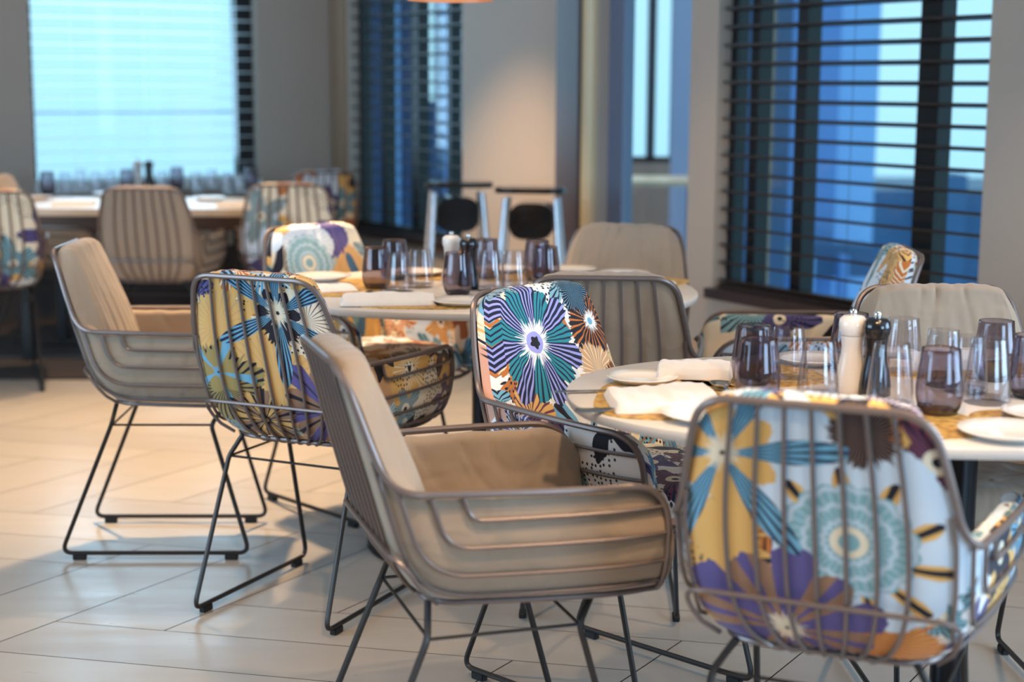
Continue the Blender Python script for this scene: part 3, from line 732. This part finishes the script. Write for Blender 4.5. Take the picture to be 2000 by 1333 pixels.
for k, x, y, s, lb in (('s', 738, 566, 1, 'smoked tumbler at the left of the middle table, front one'),
        ('s', 773, 548, 1, 'smoked tumbler at the left of the middle table, back one'),
        ('s', 896, 577, 1, 'smoked tumbler at the front centre of the middle table'),
        ('s', 951, 545, 1, 'smoked tumbler beside the black mill on the middle table'),
        ('s', 1051, 548, 1, 'smoked tumbler at the right of the middle table, back one'),
        ('s', 1067, 562, 1, 'smoked tumbler at the right of the middle table, front one'),
        ('c', 783, 570, 1, 'clear tumbler touching the left smoked tumblers on the middle table'),
        ('c', 823, 562, 1, 'clear tumbler between the smoked tumblers, left half of the middle table'),
        ('c', 960, 568, 1.05, 'clear tumbler right of the front centre smoked tumbler on the middle table'),
        ('c', 1007, 566, 1.02, 'clear tumbler left of the right-hand smoked pair on the middle table')):
    put_glass(k, x, y, TZ, lb, T1, s)
for k, x, y, lb in (('s', 95, 385, 'smoked tumbler at the left front of the long window table'), ('s', 250, 378, 'smoked tumbler left of the mills on the long window table'),
        ('s', 347, 372, 'smoked tumbler right of the mills on the long window table'), ('s', 492, 372, 'smoked tumbler at the right end of the long window table'), ('s', 2, 372, 'smoked tumbler on the long table at the left edge of the photo'),
        ('c', 130, 381, 'clear tumbler right of the left front smoked tumbler on the long table'), ('c', 160, 374, 'second clear tumbler from the left on the long table'),
        ('c', 190, 379, 'clear tumbler on the long table, above the left arm of the striped chair'), ('c', 218, 376, 'clear tumbler on the long table, left of the smoked one by the mills'),
        ('c', 318, 376, 'clear tumbler just right of the black mill on the long table'), ('c', 385, 378, 'clear tumbler on the long table, right of the smoked one beyond the mills'),
        ('c', 415, 373, 'clear tumbler on the long table, mid right'), ('c', 445, 379, 'clear tumbler on the long table, left of the last two'), ('c', 470, 382, 'clear tumbler on the long table beside the last smoked tumbler')):
    put_glass(k, x, y, FT_Z, lb, T3)
# mills
def mill(px, py, z, black, label, s=1.0):
    p = pix_at_z(px, py, z); t = thing('pepper_mill' if black else 'salt_mill', label, 'mill', (p.x, p.y, z))
    m_ = M['mill_black'] if black else M['mill_white']
    bm = bmesh.new(); lathe(bm, [(r*s, q*s) for r, q in [(0, 0), (.0285, 0), (.030, .003), (.0295, .02), (.026, .045), (.0205, .072), (.0195, .088), (.0215, .102), (.0225, .108), (0, .108)]], 32)
    link_mesh('mill_body', bm, m_, t)
    bm = bmesh.new(); lathe(bm, [(r*s, q*s) for r, q in [(0, .109), (.0215, .109), (.0250, .118), (.0262, .128), (.0245, .139), (.018, .145), (0, .146)]], 32)
    link_mesh('mill_head', bm, m_, t)
    bm = bmesh.new(); lathe(bm, [(r*s, q*s) for r, q in [(0, .146), (.006, .146), (.0068, .150), (.0068, .154), (.005, .157), (0, .157)]], 20)
    link_mesh('cap_knob', bm, M['steel'], t); return t
mill(1664, 762, TZ, False, 'white salt mill with steel knob on the right table')
mill(1711, 768, TZ, True, 'black pepper mill with steel knob on the right table')
mill(884, 560, TZ, False, 'white salt mill on the middle table, behind the front smoked tumbler')
mill(917, 566, TZ, True, 'black pepper mill on the middle table')
mill(271, 372, FT_Z, False, 'white salt mill on the long window table', 1.05)
mill(293, 372, FT_Z, True, 'black pepper mill on the long window table', 1.05)
# plates
def plate_mesh(R=.075):
    bm = bmesh.new(); k = R/.075
    lathe(bm, [(r*k, z) for r, z in [(0, 0), (.045, 0), (.047, .001), (.06, .006), (.073, .0125), (.075, .014), (.0745, .0155), (.060, .010), (.048, .0055), (0, .005)]], 56)
    me = bpy.data.meshes.new('side_plate'); bmesh.ops.recalc_face_normals(bm, faces=bm.faces[:]); bm.to_mesh(me); bm.free()
    for p in me.polygons: p.use_smooth = True
    me.materials.append(M['china']); return me
PM = plate_mesh()
def plate(px, py, z, label, s=1.0, group='side plates'):
    p = pix_at_z(px, py, z+.006); o = bpy.data.objects.new('side_plate', PM); COL.objects.link(o); o.location = (p.x, p.y, z); o.scale = (s, s, 1)
    tag(o, label, 'plate', group); return o
MZ = .743
plate(1258, 741, TZ+.0005, 'white plate at the left tip of the right table, beside the folded napkin', .93)
plate(1392, 812, TZ+.0005, 'white plate behind the rim of the foreground floral chair', 1.15)
plate(1975, 842, TZ+.0005, 'white plate at the right edge, near rim of the right table', 1.12)
plate(2045, 806, TZ+.0005, 'white plate cut off by the right edge of the photo, on the right table')
plate(1730, 692, TZ+.0005, 'white plate at the back of the right table, left one')
plate(1900, 694, TZ+.0005, 'white plate at the back of the right table, right one')
plate(1590, 702, TZ+.0005, 'white plate behind the clear tumblers on the right table')
plate(632, 545, MZ+.011, 'white plate resting on a folded napkin at the left of the middle table', 1.1)
plate(905, 592, TZ+.0005, 'white plate at the front of the middle table, partly behind the star-flower chair', 1.05)
plate(822, 535, TZ+.0005, 'white plate at the back left of the middle table')
plate(1120, 528, TZ+.0005, 'white plate at the back right of the middle table')
plate(1220, 536, MZ+.0005, 'white plate at the right end of the middle table', 1.05)
plate(985, 528, TZ+.0005, 'white plate at the back centre of the middle table')
for x, lb in ((70, 'white plate at the far left of the long window table'), (215, 'white plate in front of the mills on the long window table'), (410, 'white plate at the right of the long window table')):
    plate(x, 392 if x != 215 else 384, FT_Z+.0005, lb, 1.1, 'plates on the long window table')
# placemats (woven gold)
M['mat'] = bpy.data.materials.new('gold_weave'); M['mat'].use_nodes = True
_t = M['mat'].node_tree; _b = _t.nodes['Principled BSDF']; _b.inputs['Roughness'].default_value = .45; _b.inputs['Metallic'].default_value = .15
_tc = _t.nodes.new('ShaderNodeTexCoord'); _w = _t.nodes.new('ShaderNodeTexVoronoi'); _w.inputs['Scale'].default_value = 70
_t.links.new(_tc.outputs['Object'], _w.inputs['Vector'])
_r = _t.nodes.new('ShaderNodeValToRGB'); _r.color_ramp.elements[0].color = lin((232, 190, 104)); _r.color_ramp.elements[1].color = lin((150, 108, 48))
_r.color_ramp.elements[1].position = .9
_t.links.new(_w.outputs['Distance'], _r.inputs[0]); _t.links.new(_r.outputs[0], _b.inputs['Base Color'])
_bp = _t.nodes.new('ShaderNodeBump'); _bp.inputs['Distance'].default_value = .002; _bp.invert = True; _t.links.new(_w.outputs['Distance'], _bp.inputs['Height']); _t.links.new(_bp.outputs[0], _b.inputs['Normal'])
def placemat(x, y, rz, label, a=.20, b=.14, z=TZ, n=3.2):
    bm = bmesh.new(); prism(bm, superell(0, 0, a, b, n, 64), 0, .0025)
    o = link_mesh('placemat', bm, M['mat'], None, loc=(x, y, z)); o.rotation_euler = (0, 0, rz)
    tag(o, label, 'placemat', 'gold woven placemats'); return o
placemat(.292, 2.86, math.radians(82), 'gold woven placemat at the left tip of the right table', .19, .135)
placemat(.47, 3.10, math.radians(10), 'gold woven placemat under the rolled napkin at the back left of the right table', .15, .12)
placemat(.62, 2.66, 0, 'gold woven placemat behind the foreground floral chair', .18, .13)
placemat(.93, 2.66, math.radians(5), 'gold woven placemat at the right front of the right table', .13, .12)
placemat(.90, 3.20, 0, 'gold woven placemat at the back of the right table', .17, .12)
placemat(-.47, 4.45, math.radians(70), 'gold woven placemat at the left end of the middle table', .2, .12)
placemat(-.24, 4.14, math.radians(-3), 'gold woven placemat at the front of the middle table, under the flat napkin', .17, .12)
placemat(.08, 4.14, math.radians(3), 'gold woven placemat at the front of the middle table, behind the star-flower chair', .14, .12)
placemat(.34, 4.56, math.radians(62), 'gold woven placemat at the right end of the middle table', .2, .14, n=4.5)
placemat(-.10, 4.75, 0, 'gold woven placemat at the back of the middle table', .2, .13)
# napkins: a folded cloth with two or three soft layers
def napkin(x, y, rz, L, W, label, z=MZ, layers=3, hump=.010, split=None, name='napkin'):
    bm = bmesh.new(); nx, ny = 28, 14; tot = .0035*layers
    def H(a, b):
        e = min(1, (1-abs(a))*10)*min(1, (1-abs(b))*6); e = math.sqrt(max(0, 1-(1-e)**2))
        return e*(tot+hump*(1-b*b)*(.75+.25*math.cos(a*2.2+.5)) + .0012*math.sin(9*a+4*b)+.0008*math.sin(21*a))
    def XY(a, b):
        bow = .012*math.sin(a*1.7)*(1 if b > 0 else .4)
        return a*L/2*(1-.03*b*b), b*W/2+bow
    T = [[None]*(nx+1) for _ in range(ny+1)]; B = [[None]*(nx+1) for _ in range(ny+1)]
    for j in range(ny+1):
        for i in range(nx+1):
            a, b = -1+2*i/nx, -1+2*j/ny; px_, py_ = XY(a, b); h = H(a, b)
            if split is not None:
                h -= .004*math.exp(-((a-split)/.03)**2) if h > .006 else 0
                h += .004 if a > split and h > .004 else 0
            T[j][i] = bm.verts.new((px_, py_, h+.0018)); B[j][i] = bm.verts.new((px_, py_, 0))
    for j in range(ny):
        for i in range(nx):
            bm.faces.new((T[j][i], T[j][i+1], T[j+1][i+1], T[j+1][i])); bm.faces.new((B[j][i], B[j+1][i], B[j+1][i+1], B[j][i+1]))
    for j in range(ny):
        bm.faces.new((T[j][0], T[j+1][0], B[j+1][0], B[j][0])); bm.faces.new((T[j][nx], B[j][nx], B[j+1][nx], T[j+1][nx]))
    for i in range(nx):
        bm.faces.new((T[0][i], B[0][i], B[0][i+1], T[0][i+1])); bm.faces.new((T[ny][i], T[ny][i+1], B[ny][i+1], B[ny][i]))
    o = link_mesh(name, bm, M['napkin'], None, loc=(x, y, z)); o.rotation_euler = (0, 0, rz)
    tag(o, label, 'napkin', 'folded white napkins'); return o
napkin(.275, 2.815, math.radians(4), .20, .19, 'white napkin folded flat at the left tip of the right table', layers=4, hump=.002, split=.05)
napkin(.365, 3.10, math.radians(-8), .15, .12, 'rolled white napkin behind the spoon on the right table', layers=5, hump=.008)
napkin(.575, 2.665, math.radians(-3), .235, .13, 'white napkin showing above the back of the foreground floral chair', layers=5, hump=.014)
napkin(.86, 3.22, 0, .2, .12, 'white napkin at the back of the right table', layers=4)
napkin(-.515, 4.40, math.radians(20), .15, .15, 'folded white napkin under the plate at the left of the middle table', layers=2, hump=.002)
napkin(-.322, 4.135, math.radians(4), .255, .15, 'white napkin lying flat at the front left of the middle table', layers=3, hump=.014)
napkin(.355, 4.53, math.radians(-24), .21, .13, 'white napkin at the right end of the middle table', layers=2, hump=.006)
for x, y, lb in ((-2.08, 7.55, 'white napkin at the left of the long window table'), (-1.30, 7.55, 'white napkin at the right of the long window table'), (-1.85, 7.55, 'white napkin in front of the clear tumblers on the long window table')):
    napkin(x, y, .1, .2, .13, lb, z=FT_Z, layers=3)
# cutlery
def knife(x, y, rz, label, z=MZ):
    t = thing('table_knife', label, 'knife', (x, y, z), rz, 'table knives')
    bm = bmesh.new(); prism(bm, [(-.11, -.006), (-.10, -.008), (0, -.007), (0, .006), (-.10, .007), (-.11, .004)], .0003, .0018); link_mesh('blade', bm, M['steel'], t)
    bm = bmesh.new(); prism(bm, [(0, -.006), (.085, -.008), (.092, -.004), (.092, .005), (.085, .008), (0, .006)], .0003, .006); link_mesh('handle', bm, M['steel'], t)
def spoon(x, y, rz, label, z=MZ):
    t = thing('table_spoon', label, 'spoon', (x, y, z), rz)
    bm = bmesh.new(); seg, rg = 28, 6; c = bm.verts.new((0, 0, .0015)); prev = None; first = None
    rings = []
    for q in range(1, rg+1):
        f = q/rg; rings.append([bm.verts.new((math.cos(2*PI*k/seg)*.027*f, math.sin(2*PI*k/seg)*.019*f*(1-.12*math.cos(2*PI*k/seg)), .0015+.011*f*f)) for k in range(seg)])
    for k in range(seg): bm.faces.new((c, rings[0][k], rings[0][(k+1) % seg]))
    for A, B in zip(rings, rings[1:]):
        for k in range(seg): bm.faces.new((A[k], B[k], B[(k+1) % seg], A[(k+1) % seg]))
    o = link_mesh('bowl', bm, M['steel'], t); sm = o.modifiers.new('thickness', 'SOLIDIFY'); sm.thickness = .0012
    bm = bmesh.new(); tube(bm, catmull([(.026, 0, .012), (.045, 0, .009), (.08, 0, .004), (.13, 0, .003), (.165, 0, .004)], 4), [.003]*8+[.0035]*9, 8); link_mesh('handle', bm, M['steel'], t)
_p, _q = pix_at_z(1410, 752, .75), pix_at_z(1448, 782, .745)
spoon(_p.x, _p.y, math.atan2((_q-_p).y, (_q-_p).x), 'shiny spoon between the folded napkin and the smoked tumbler')
knife(.205, 2.735, math.radians(185), 'knife in front of the folded napkin at the left tip of the right table')
knife(.19, 2.925, math.radians(8), 'knife handle peeking out left of the folded napkin')
knife(.66, 2.74, math.radians(20), 'knife behind the smoked tumblers on the right table')
knife(-.40, 4.24, math.radians(80), 'knife beside the left smoked tumblers on the middle table')
knife(.20, 4.55, math.radians(60), 'knife near the right end of the middle table')

# ------------------------------------------------------------------ pendant lamp
p = thing('pendant_lamp', 'copper pendant lamp over the middle table, only its bottom rim in view', 'lamp', (-.17, 4.45, 1.536))
bm = bmesh.new(); lathe(bm, [(.118, 0), (.120, 0), (.118, .03), (.10, .09), (.06, .14), (.02, .16), (0, .162), (0, .158), (.02, .155), (.057, .136), (.097, .088), (.115, .03), (.118, 0)], 48); link_mesh('lamp_shade', bm, M['shade'], p)
bm = bmesh.new(); tube(bm, [(0, 0, .16), (0, 0, CZ-1.545)], .003, 8); link_mesh('cord', bm, M['black'], p)
M['bulb'] = bpy.data.materials.new('warm_bulb'); M['bulb'].use_nodes = True
_b = M['bulb'].node_tree.nodes['Principled BSDF']; _b.inputs['Emission Color'].default_value = (1, .75, .45, 1); _b.inputs['Emission Strength'].default_value = 12
bm = bmesh.new(); lathe(bm, [(0, .012), (.03, .02), (.04, .045), (.03, .07), (.014, .09), (.014, .13), (0, .13)], 24); link_mesh('bulb', bm, M['bulb'], p)
spot((-.17, 4.45, 1.56), (-.17, 4.45, 0), 7, 120, WC, .05, .4, 'pendant_light')
spot((.85, 2.93, 1.75), (.85, 2.93, 0), 8, 120, WC, .05, .4, 'pendant_light')

# ------------------------------------------------------------------ room shell
def tile_floor():
    O = Vector((-1.116, 3.742, 0)); eA = Vector((.976, -.219, 0))*.288; eL = Vector((.523, .852, 0))*.235; n = 4
    bm = bmesh.new(); cl = bm.loops.layers.color.new('tone')
    def quad(x0, x1, y0, y1):
        g = .006; r = random.random()
        cs = []
        for x, y in ((x0+g, y0+g), (x1-g, y0+g), (x1-g, y1-g), (x0+g, y1-g)):
            cs.append(O+eA*x+eL*(y-1))
        c = sum(cs, Vector())/4; rel = c-K0; a, b = rel.dot(E1), rel.dot(E2)
        if not (-1.2 < a < AL+1 and -1.2 < b < BL+1): return
        f = bm.faces.new([bm.verts.new(v+Vector((0, 0, 0))) for v in cs])
        for lp in f.loops: lp[cl] = (r, r, r, 1)
    for j in range(-45, 50):
        for m_ in range(-8, 9):
            x = j+2*n*m_; quad(x, x+n, j, j+1)
            y = j-2*n+1+2*n*m_; quad(j, j+1, y, y+n)
    # grout bed just under the slabs
    r = [RM(-.3, -.3, -.004), RM(AL+.3, -.3, -.004), RM(AL+.3, BL+.3, -.004), RM(-.3, BL+.3, -.004)]
    f = bm.faces.new([bm.verts.new(v) for v in r])
    for lp in f.loops: lp[cl] = (-1, -1, -1, 1)
    return bm
M['floor'] = bpy.data.materials.new('stone_plank_floor'); M['floor'].use_nodes = True
_t = M['floor'].node_tree; _b = _t.nodes['Principled BSDF']; nb = NB(_t)
at = _t.nodes.new('ShaderNodeAttribute'); at.attribute_name = 'tone'
tc = _t.nodes.new('ShaderNodeTexCoord'); mpn = _t.nodes.new('ShaderNodeMapping'); mpn.inputs['Scale'].default_value = (1, 4, 1); _t.links.new(tc.outputs['Object'], mpn.inputs[0])
nz = nb.noise(mpn.outputs[0], 3.5, 5)
c1 = nb.mix(at.outputs['Fac'], lin((172, 164, 156)), lin((186, 177, 166))); c2 = nb.mix(nb.m('MULTIPLY', nz, .5), c1, lin((150, 140, 130)))
spz = _t.nodes.new('ShaderNodeSeparateXYZ'); gm = _t.nodes.new('ShaderNodeNewGeometry'); _t.links.new(gm.outputs['Position'], spz.inputs[0])
c3 = nb.mix(nb.m('LESS_THAN', spz.outputs[2], -.002), c2, lin((70, 62, 58))); _t.links.new(c3, _b.inputs['Base Color'])
_b.inputs['Roughness'].default_value = .30; _b.inputs['Specular IOR Level'].default_value = .45
_t.links.new(nb.m('MULTIPLY_ADD', nz, .18, .22), _b.inputs['Roughness'])
struct(link_mesh('floor', tile_floor(), M['floor'], smooth=False))
# darker floor strip along the window side at the far left
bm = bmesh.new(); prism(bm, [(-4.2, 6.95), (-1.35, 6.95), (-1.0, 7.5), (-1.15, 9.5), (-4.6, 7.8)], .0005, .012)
struct(link_mesh('floor_dark_strip', bm, mat('dark_floor_strip', lin((58, 50, 48)), .9, bump=(200, .3, .003)), smooth=False))
bm = bmesh.new(); rbox(bm, -.3, AL+.3, -.3, BL+.3, CZ, CZ+.15); struct(link_mesh('ceiling', bm, M['ceil'], smooth=False))
A2 = (a_of(681), a_of(903)); A1 = (a_of(1401), a_of(1930)); AD = (a_of(1168), a_of(1348)); AN = (7.6, 10.2)
B1 = (b_of(503), b_of(61)); SA, SB, ZT = .47, .74, 2.35
print('A windows', A1, A2, AD, 'B', B1)
def wall_with_holes(name, along, length, t0, t1, holes, material):
    """along 'A': runs over a at b in [t0,t1]; 'B': over b at a in [t0,t1]. holes = (s0, s1, z0, z1)"""
    bm = bmesh.new()
    def seg(s0, s1, z0, z1):
        if s1-s0 < 1e-4 or z1-z0 < 1e-4: return
        if along == 'A': rbox(bm, s0, s1, t0, t1, z0, z1)
        else: rbox(bm, t0, t1, s0, s1, z0, z1)
    cur = length[0]
    for s0, s1, z0, z1 in sorted(holes):
        seg(cur, s0, 0, CZ); seg(s0, s1, 0, z0); seg(s0, s1, z1, CZ); cur = s1
    seg(cur, length[1], 0, CZ)
    return struct(link_mesh(name, bm, material, smooth=False))
wall_with_holes('wall_right', 'A', (-.15, AL+.15), -.15, 0, [(A2[0], A2[1], SA, ZT), (AD[0], AD[1], .0, 2.4), (A1[0], A1[1], SA, ZT), (AN[0], AN[1], .6, ZT)], M['wall'])
wall_with_holes('wall_end', 'B', (0, BL+.15), -.15, 0, [(B1[0], B1[1], SB, ZT)], M['wall'])
wall_with_holes('wall_left', 'A', (-.15, AL+.15), BL, BL+.15, [(3.2, 6.4, .6, ZT)], M['wall'])
wall_with_holes('wall_back', 'B', (0, BL), AL, AL+.15, [(1.0, 3.2, .6, ZT)], M['wall'])
bm = bmesh.new(); rbox(bm, .0, .012, .012, BL, 0.0, .37); struct(link_mesh('trim_1', bm, M['low_band'], smooth=False))  # thin darker band along the foot of the end wall
# pilaster, cream trim beside the glass door
ap = (a_of(1098), a_of(1141)); bm = bmesh.new(); rbox(bm, ap[0], ap[1], 0, .035, 0, CZ); struct(link_mesh('trim_2', bm, M['pilaster'], smooth=False))
bm = bmesh.new(); rbox(bm, a_of(1143), a_of(1164), 0, .02, 0, CZ); struct(link_mesh('trim_3', bm, M['cream'], smooth=False))
bm = bmesh.new(); rbox(bm, a_of(653), a_of(678), 0, .02, 0, CZ); struct(link_mesh('trim_4', bm, mat('brown_trim', lin((150, 122, 100)), .6), smooth=False))
def window(name, along, s0, s1, z0, z1, mull, sill=True, fw=.035, sm='sill'):
    r = thing(name, '', ''); del r['label']; del r['category']; struct(r)
    def bxx(bm, a, b, c, d, lo, hi):
        if along == 'A': rbox(bm, a, b, c, d, lo, hi)
        else: rbox(bm, c, d, a, b, lo, hi)
    bm = bmesh.new()
    bxx(bm, s0, s0+fw, -.13, -.07, z0, z1); bxx(bm, s1-fw, s1, -.13, -.07, z0, z1); bxx(bm, s0+fw, s1-fw, -.13, -.07, z0, z0+fw); bxx(bm, s0+fw, s1-fw, -.13, -.07, z1-fw, z1)
    link_mesh('window_frame', bm, M['black'], r, smooth=False)
    for c, wd in mull:
        bm = bmesh.new(); bxx(bm, c-wd/2, c+wd/2, -.135, -.065, z0+fw, z1-fw); link_mesh('mullion', bm, M['black'], r, smooth=False)
    bm = bmesh.new(); bxx(bm, s0+fw, s1-fw, -.103, -.097, z0+fw, z1-fw); link_mesh('glass', bm, M['pane'], r, smooth=False)
    if sill:
        bm = bmesh.new(); bxx(bm, s0-.0, s1+.0, -.06, .045, z0-.03, z0+.012); link_mesh('window_sill', bm, M[sm], r, smooth=False)
    return r
window('window_1', 'A', A1[0], A1[1], SA, ZT, [(a_of(1450), .05), (a_of(1540), .06), (a_of(1788), .10)])
window('window_2', 'A', A2[0], A2[1], SA, ZT, [(a_of(728), .05), (a_of(790), .08), (a_of(856), .04)])
window('window_3', 'B', B1[0], B1[1], SB, ZT, [(b_of(482), .07)], fw=.03, sm='slat_pale')
window('window_4', 'A', AN[0], AN[1], .6, ZT, [(8.9, .06)])
window('window_6', 'B', 1.0, 3.2, .6, ZT, [(2.1, .06)]).matrix_world = Matrix.Translation(E1*(AL+.22))
window('window_5', 'A', 3.2, 6.4, .6, ZT, [(4.8, .06)]).matrix_world = Matrix.Translation(E2*(BL+.22))
def blind(along, s0, s1, z0, z1, material, label, tilt, pitch=.0735, drop=None, thick=.003, wd=.05, off=-.035, tape=None):
    r = thing('venetian_blind', label, 'blind')
    bm = bmesh.new(); z = z0+.03
    while z < z1-.05:
        c = math.cos(tilt)*wd/2; s = math.sin(tilt)*wd/2
        # a thin tilted slat
        t2 = thick/2
        prof_ = [(off-c, -s-t2), (off+c, s-t2), (off+c, s+t2), (off-c, -s+t2)]
        vs = []
        for e_ in (s0, s1):
            for d, h in prof_:
                v = RM(e_, d, z+h) if along == 'A' else RM(d, e_, z+h); vs.append(bm.verts.new(v))
        for k in range(4): bm.faces.new((vs[k], vs[(k+1) % 4], vs[4+(k+1) % 4], vs[4+k]))
        bm.faces.new(vs[:4][::-1]); bm.faces.new(vs[4:])
        z += pitch
    link_mesh('slats', bm, material, r, smooth=False)
    bm = bmesh.new()
    if along == 'A': rbox(bm, s0, s1, off-.026, off+.026, z0+.001, z0+.02)
    else: rbox(bm, off-.026, off+.026, s0, s1, z0+.001, z0+.02)
    link_mesh('bottom_rail', bm, material, r, smooth=False)
    bm = bmesh.new()
    if along == 'A': rbox(bm, s0, s1, off-.028, off+.028, z1-.05, z1-.002)
    else: rbox(bm, off-.028, off+.028, s0, s1, z1-.05, z1-.002)
    link_mesh('head_rail', bm, material, r, smooth=False)
    for f in (.18, .5, .82):
        bm = bmesh.new(); sc_ = s0+(s1-s0)*f
        q0 = RM(sc_, off-.026, z0+.02) if along == 'A' else RM(off-.026, sc_, z0+.02)
        tube(bm, [q0, q0+Vector((0, 0, z1-z0-.07))], .0012, 5); link_mesh('ladder_cord', bm, material, r, smooth=False)
    return r
blind('A', A1[0]+.03, A1[1]-.01, SA+.012, ZT, M['slat'], 'dark wooden venetian blind in the large right window', math.radians(9), thick=.010)
blind('A', A2[0]+.01, A2[1]-.03, SA+.012, ZT, M['slat'], 'dark wooden venetian blind in the narrow middle window', math.radians(7), thick=.007)
blind('B', B1[0]+.02, B1[1]-.01, SB+.012, ZT, M['slat_pale'], 'pale venetian blind in the bright window at the left', math.radians(4), thick=.003)
# glass door beside the cream trim and the added reflection room beyond it
d = thing('door_1', '', ''); del d['label']; del d['category']; struct(d)
bm = bmesh.new(); rbox(bm, AD[0], a_of(1196), -.12, -.06, 0, 2.4); rbox(bm, a_of(1341), AD[1], -.12, -.06, 0, 2.4); rbox(bm, a_of(1196), a_of(1341), -.12, -.06, 2.3, 2.4); rbox(bm, a_of(1196), a_of(1341), -.12, -.06, .0, .1)
link_mesh('door_frame', bm, M['frame_blue'], d, smooth=False)
bm = bmesh.new(); rbox(bm, a_of(1196), a_of(1341), -.093, -.087, .1, 2.3); link_mesh('glass', bm, M['pane'], d, smooth=False)

# ------------------------------------------------------------------ outside, placed by direction and real distance
def ext(px0, px1, dist, z0, z1, m_, name, depth=.4, struct_=True):
    k0, k1 = (px0-1000)/CF*math.cos(TH), (px1-1000)/CF*math.cos(TH)
    x0, x1 = k0*dist, k1*dist; bm = bmesh.new()
    box(bm, ((x0+x1)/2, dist+depth/2, (z0+z1)/2), (x1-x0, depth, z1-z0)); o = link_mesh(name, bm, m_, smooth=False)
    if struct_: struct(o)
    return o
mb = lambda n, c, r=.5: mat(n, lin(c), r)
F_navy, F_mid, F_lite, F_low, F_tan = mb('facade_navy', (60, 90, 126)), mb('facade_blue', (96, 140, 200)), mb('facade_light_blue', (140, 186, 232)), mb('low_roofs', (52, 92, 132)), mb('tan_strip', (176, 150, 120))
def house(label, boxes):
    r = thing('neighbouring_building', label, 'building', (0, 0, 0))
    for px0, px1, dist, z0, z1, m_, nm, dp in boxes:
        o = ext(px0, px1, dist, z0, z1, m_, nm, dp, False); o.parent = r
    return r
house('blue glazed building outside the large right window', [
    (1395, 1546, 11.0, -3, 6, F_navy, 'facade', 1.0), (1499, 1512, 10.6, -3, 6, F_tan, 'facade_strip', .2),  # tan strip stands in for a warm reflection
    (1546, 1640, 13.0, -3, 6, F_mid, 'facade', 1.0), (1640, 1716, 13.4, -3, 6, F_lite, 'facade', 1.0), (1560, 1720, 12.6, -.2, .05, F_navy, 'balcony_slab', .35),
    (1590, 1604, 12.3, -3, .0, F_lite, 'facade_strip', .15), (1655, 1672, 12.3, -3, .0, F_mid, 'facade_strip', .15)])
house('low dark blue rooftops outside the right part of the large window', [(1700, 2100, 20, -4, .02, F_low, 'roof', 3.0), (1850, 1900, 19.5, -4, .25, F_low, 'roof_block', 1.0)])
house('dark glazed building outside the narrow middle window', [
    (640, 712, 14.0, -3, 6, mb('facade_teal', (70, 112, 150)), 'facade', 1.0), (712, 746, 14.4, -3, 6, F_navy, 'facade', 1.0), (746, 757, 13.8, .2, 6, F_tan, 'facade_strip', .15),
    (757, 780, 14.4, -3, 6, F_lite, 'facade', 1.0), (778, 868, 14.6, -3, 1.15, F_navy, 'facade', 1.0), (778, 802, 14.6, 1.15, 6, F_navy, 'facade', 1.0), (848, 868, 14.6, 1.15, 6, F_navy, 'facade', 1.0),
    (868, 890, 14.2, -3, 6, F_mid, 'facade', 1.0), (890, 960, 14.6, -3, 6, F_navy, 'facade', 1.0)])
# added room behind the glass door, stands in for the reflection in its pane
refl_wall = mb('reflected_blue_wall', (152, 160, 192)); 
for px0, px1, z0, z1, m_, i in ((1120, 1224, 0, 2.7, M['navy'], 5), (1266, 1281, .82, 2.7, M['navy'], 6), (1312, 1372, 0, 2.7, refl_wall, 7), (1224, 1312, 0, .80, mb('reflected_low_wall', (150, 126, 118)), 8), (1224, 1312, .80, .84, M['sill'], 9)):
    ext(px0, px1, 10.6, z0, z1, m_, 'trim_%d' % i, .12)
bm = bmesh.new(); prism(bm, [(.40, 7.9), (1.35, 7.9), (1.35, 10.7), (.40, 10.7)], -.02, .0); struct(link_mesh('floor_reflected', bm, mat('reflected_floor', lin((90, 84, 88)), .4), smooth=False))
lt = thing('reflected_table', 'small pale-topped table standing in for a reflection in the glass door', 'table', (.86, 9.7, 0))
bm = bmesh.new(); box(bm, (0, 0, .735), (.62, .6, .03), bev=.004); link_mesh('tabletop', bm, M['far_top'], lt)
for sx_ in (-.26, .26):
    for sy_ in (-.25, .25):
        bm = bmesh.new(); box(bm, (sx_, sy_, .36), (.04, .04, .72)); link_mesh('leg', bm, M['black'], lt)
spot((.9, 9.5, 2.6), (.85, 9.7, .7), 40, 60, WC)  # lamp for the added reflection room
# railing of the terrace outside the bright window
bm = bmesh.new(); tube(bm, [RM(-1.4, -.5, 1.12), RM(-1.4, 4.0, 1.12)], .008, 8)
rl = link_mesh('terrace_railing', bm, mb('railing_blue', (110, 150, 200))); tag(rl, 'thin horizontal terrace rail outside the bright left window', 'railing')

# ------------------------------------------------------------------ stacked high chairs by the wall
def high_chair(loc, rz, label):
    t = thing('high_chair', label, 'high chair', loc, rz, 'silver-legged high chairs against the wall')
    bm = bmesh.new(); prism(bm, superell(0, 0, .095, .08, 3.2, 40), -.10, .10); bmesh.ops.transform(bm, matrix=Matrix.Translation((0, .05, .72)) @ Matrix.Rotation(PI/2, 4, 'X'), verts=bm.verts[:]); link_mesh('seat_shell', bm, M['black_plastic'], t)
    bm = bmesh.new(); prism(bm, superell(0, -.06, .155, .10, 3.5, 40), .848, .872); link_mesh('tray', bm, M['black_plastic'], t)
    for sx_ in (-1, 1):
        for sy_ in (-1, 1):
            bm = bmesh.new(); tube(bm, [(sx_*.11, sy_*.07, .82), (sx_*.17, sy_*.20, .0)], .012, 10); link_mesh('leg', bm, M['chrome'], t)
    return t
high_chair((-.25, 7.30, 0), .15, 'silver-legged high chair with black tray, left one by the plain wall')
high_chair((.09, 6.95, 0), -.1, 'silver-legged high chair with black tray, right one by the plain wall')
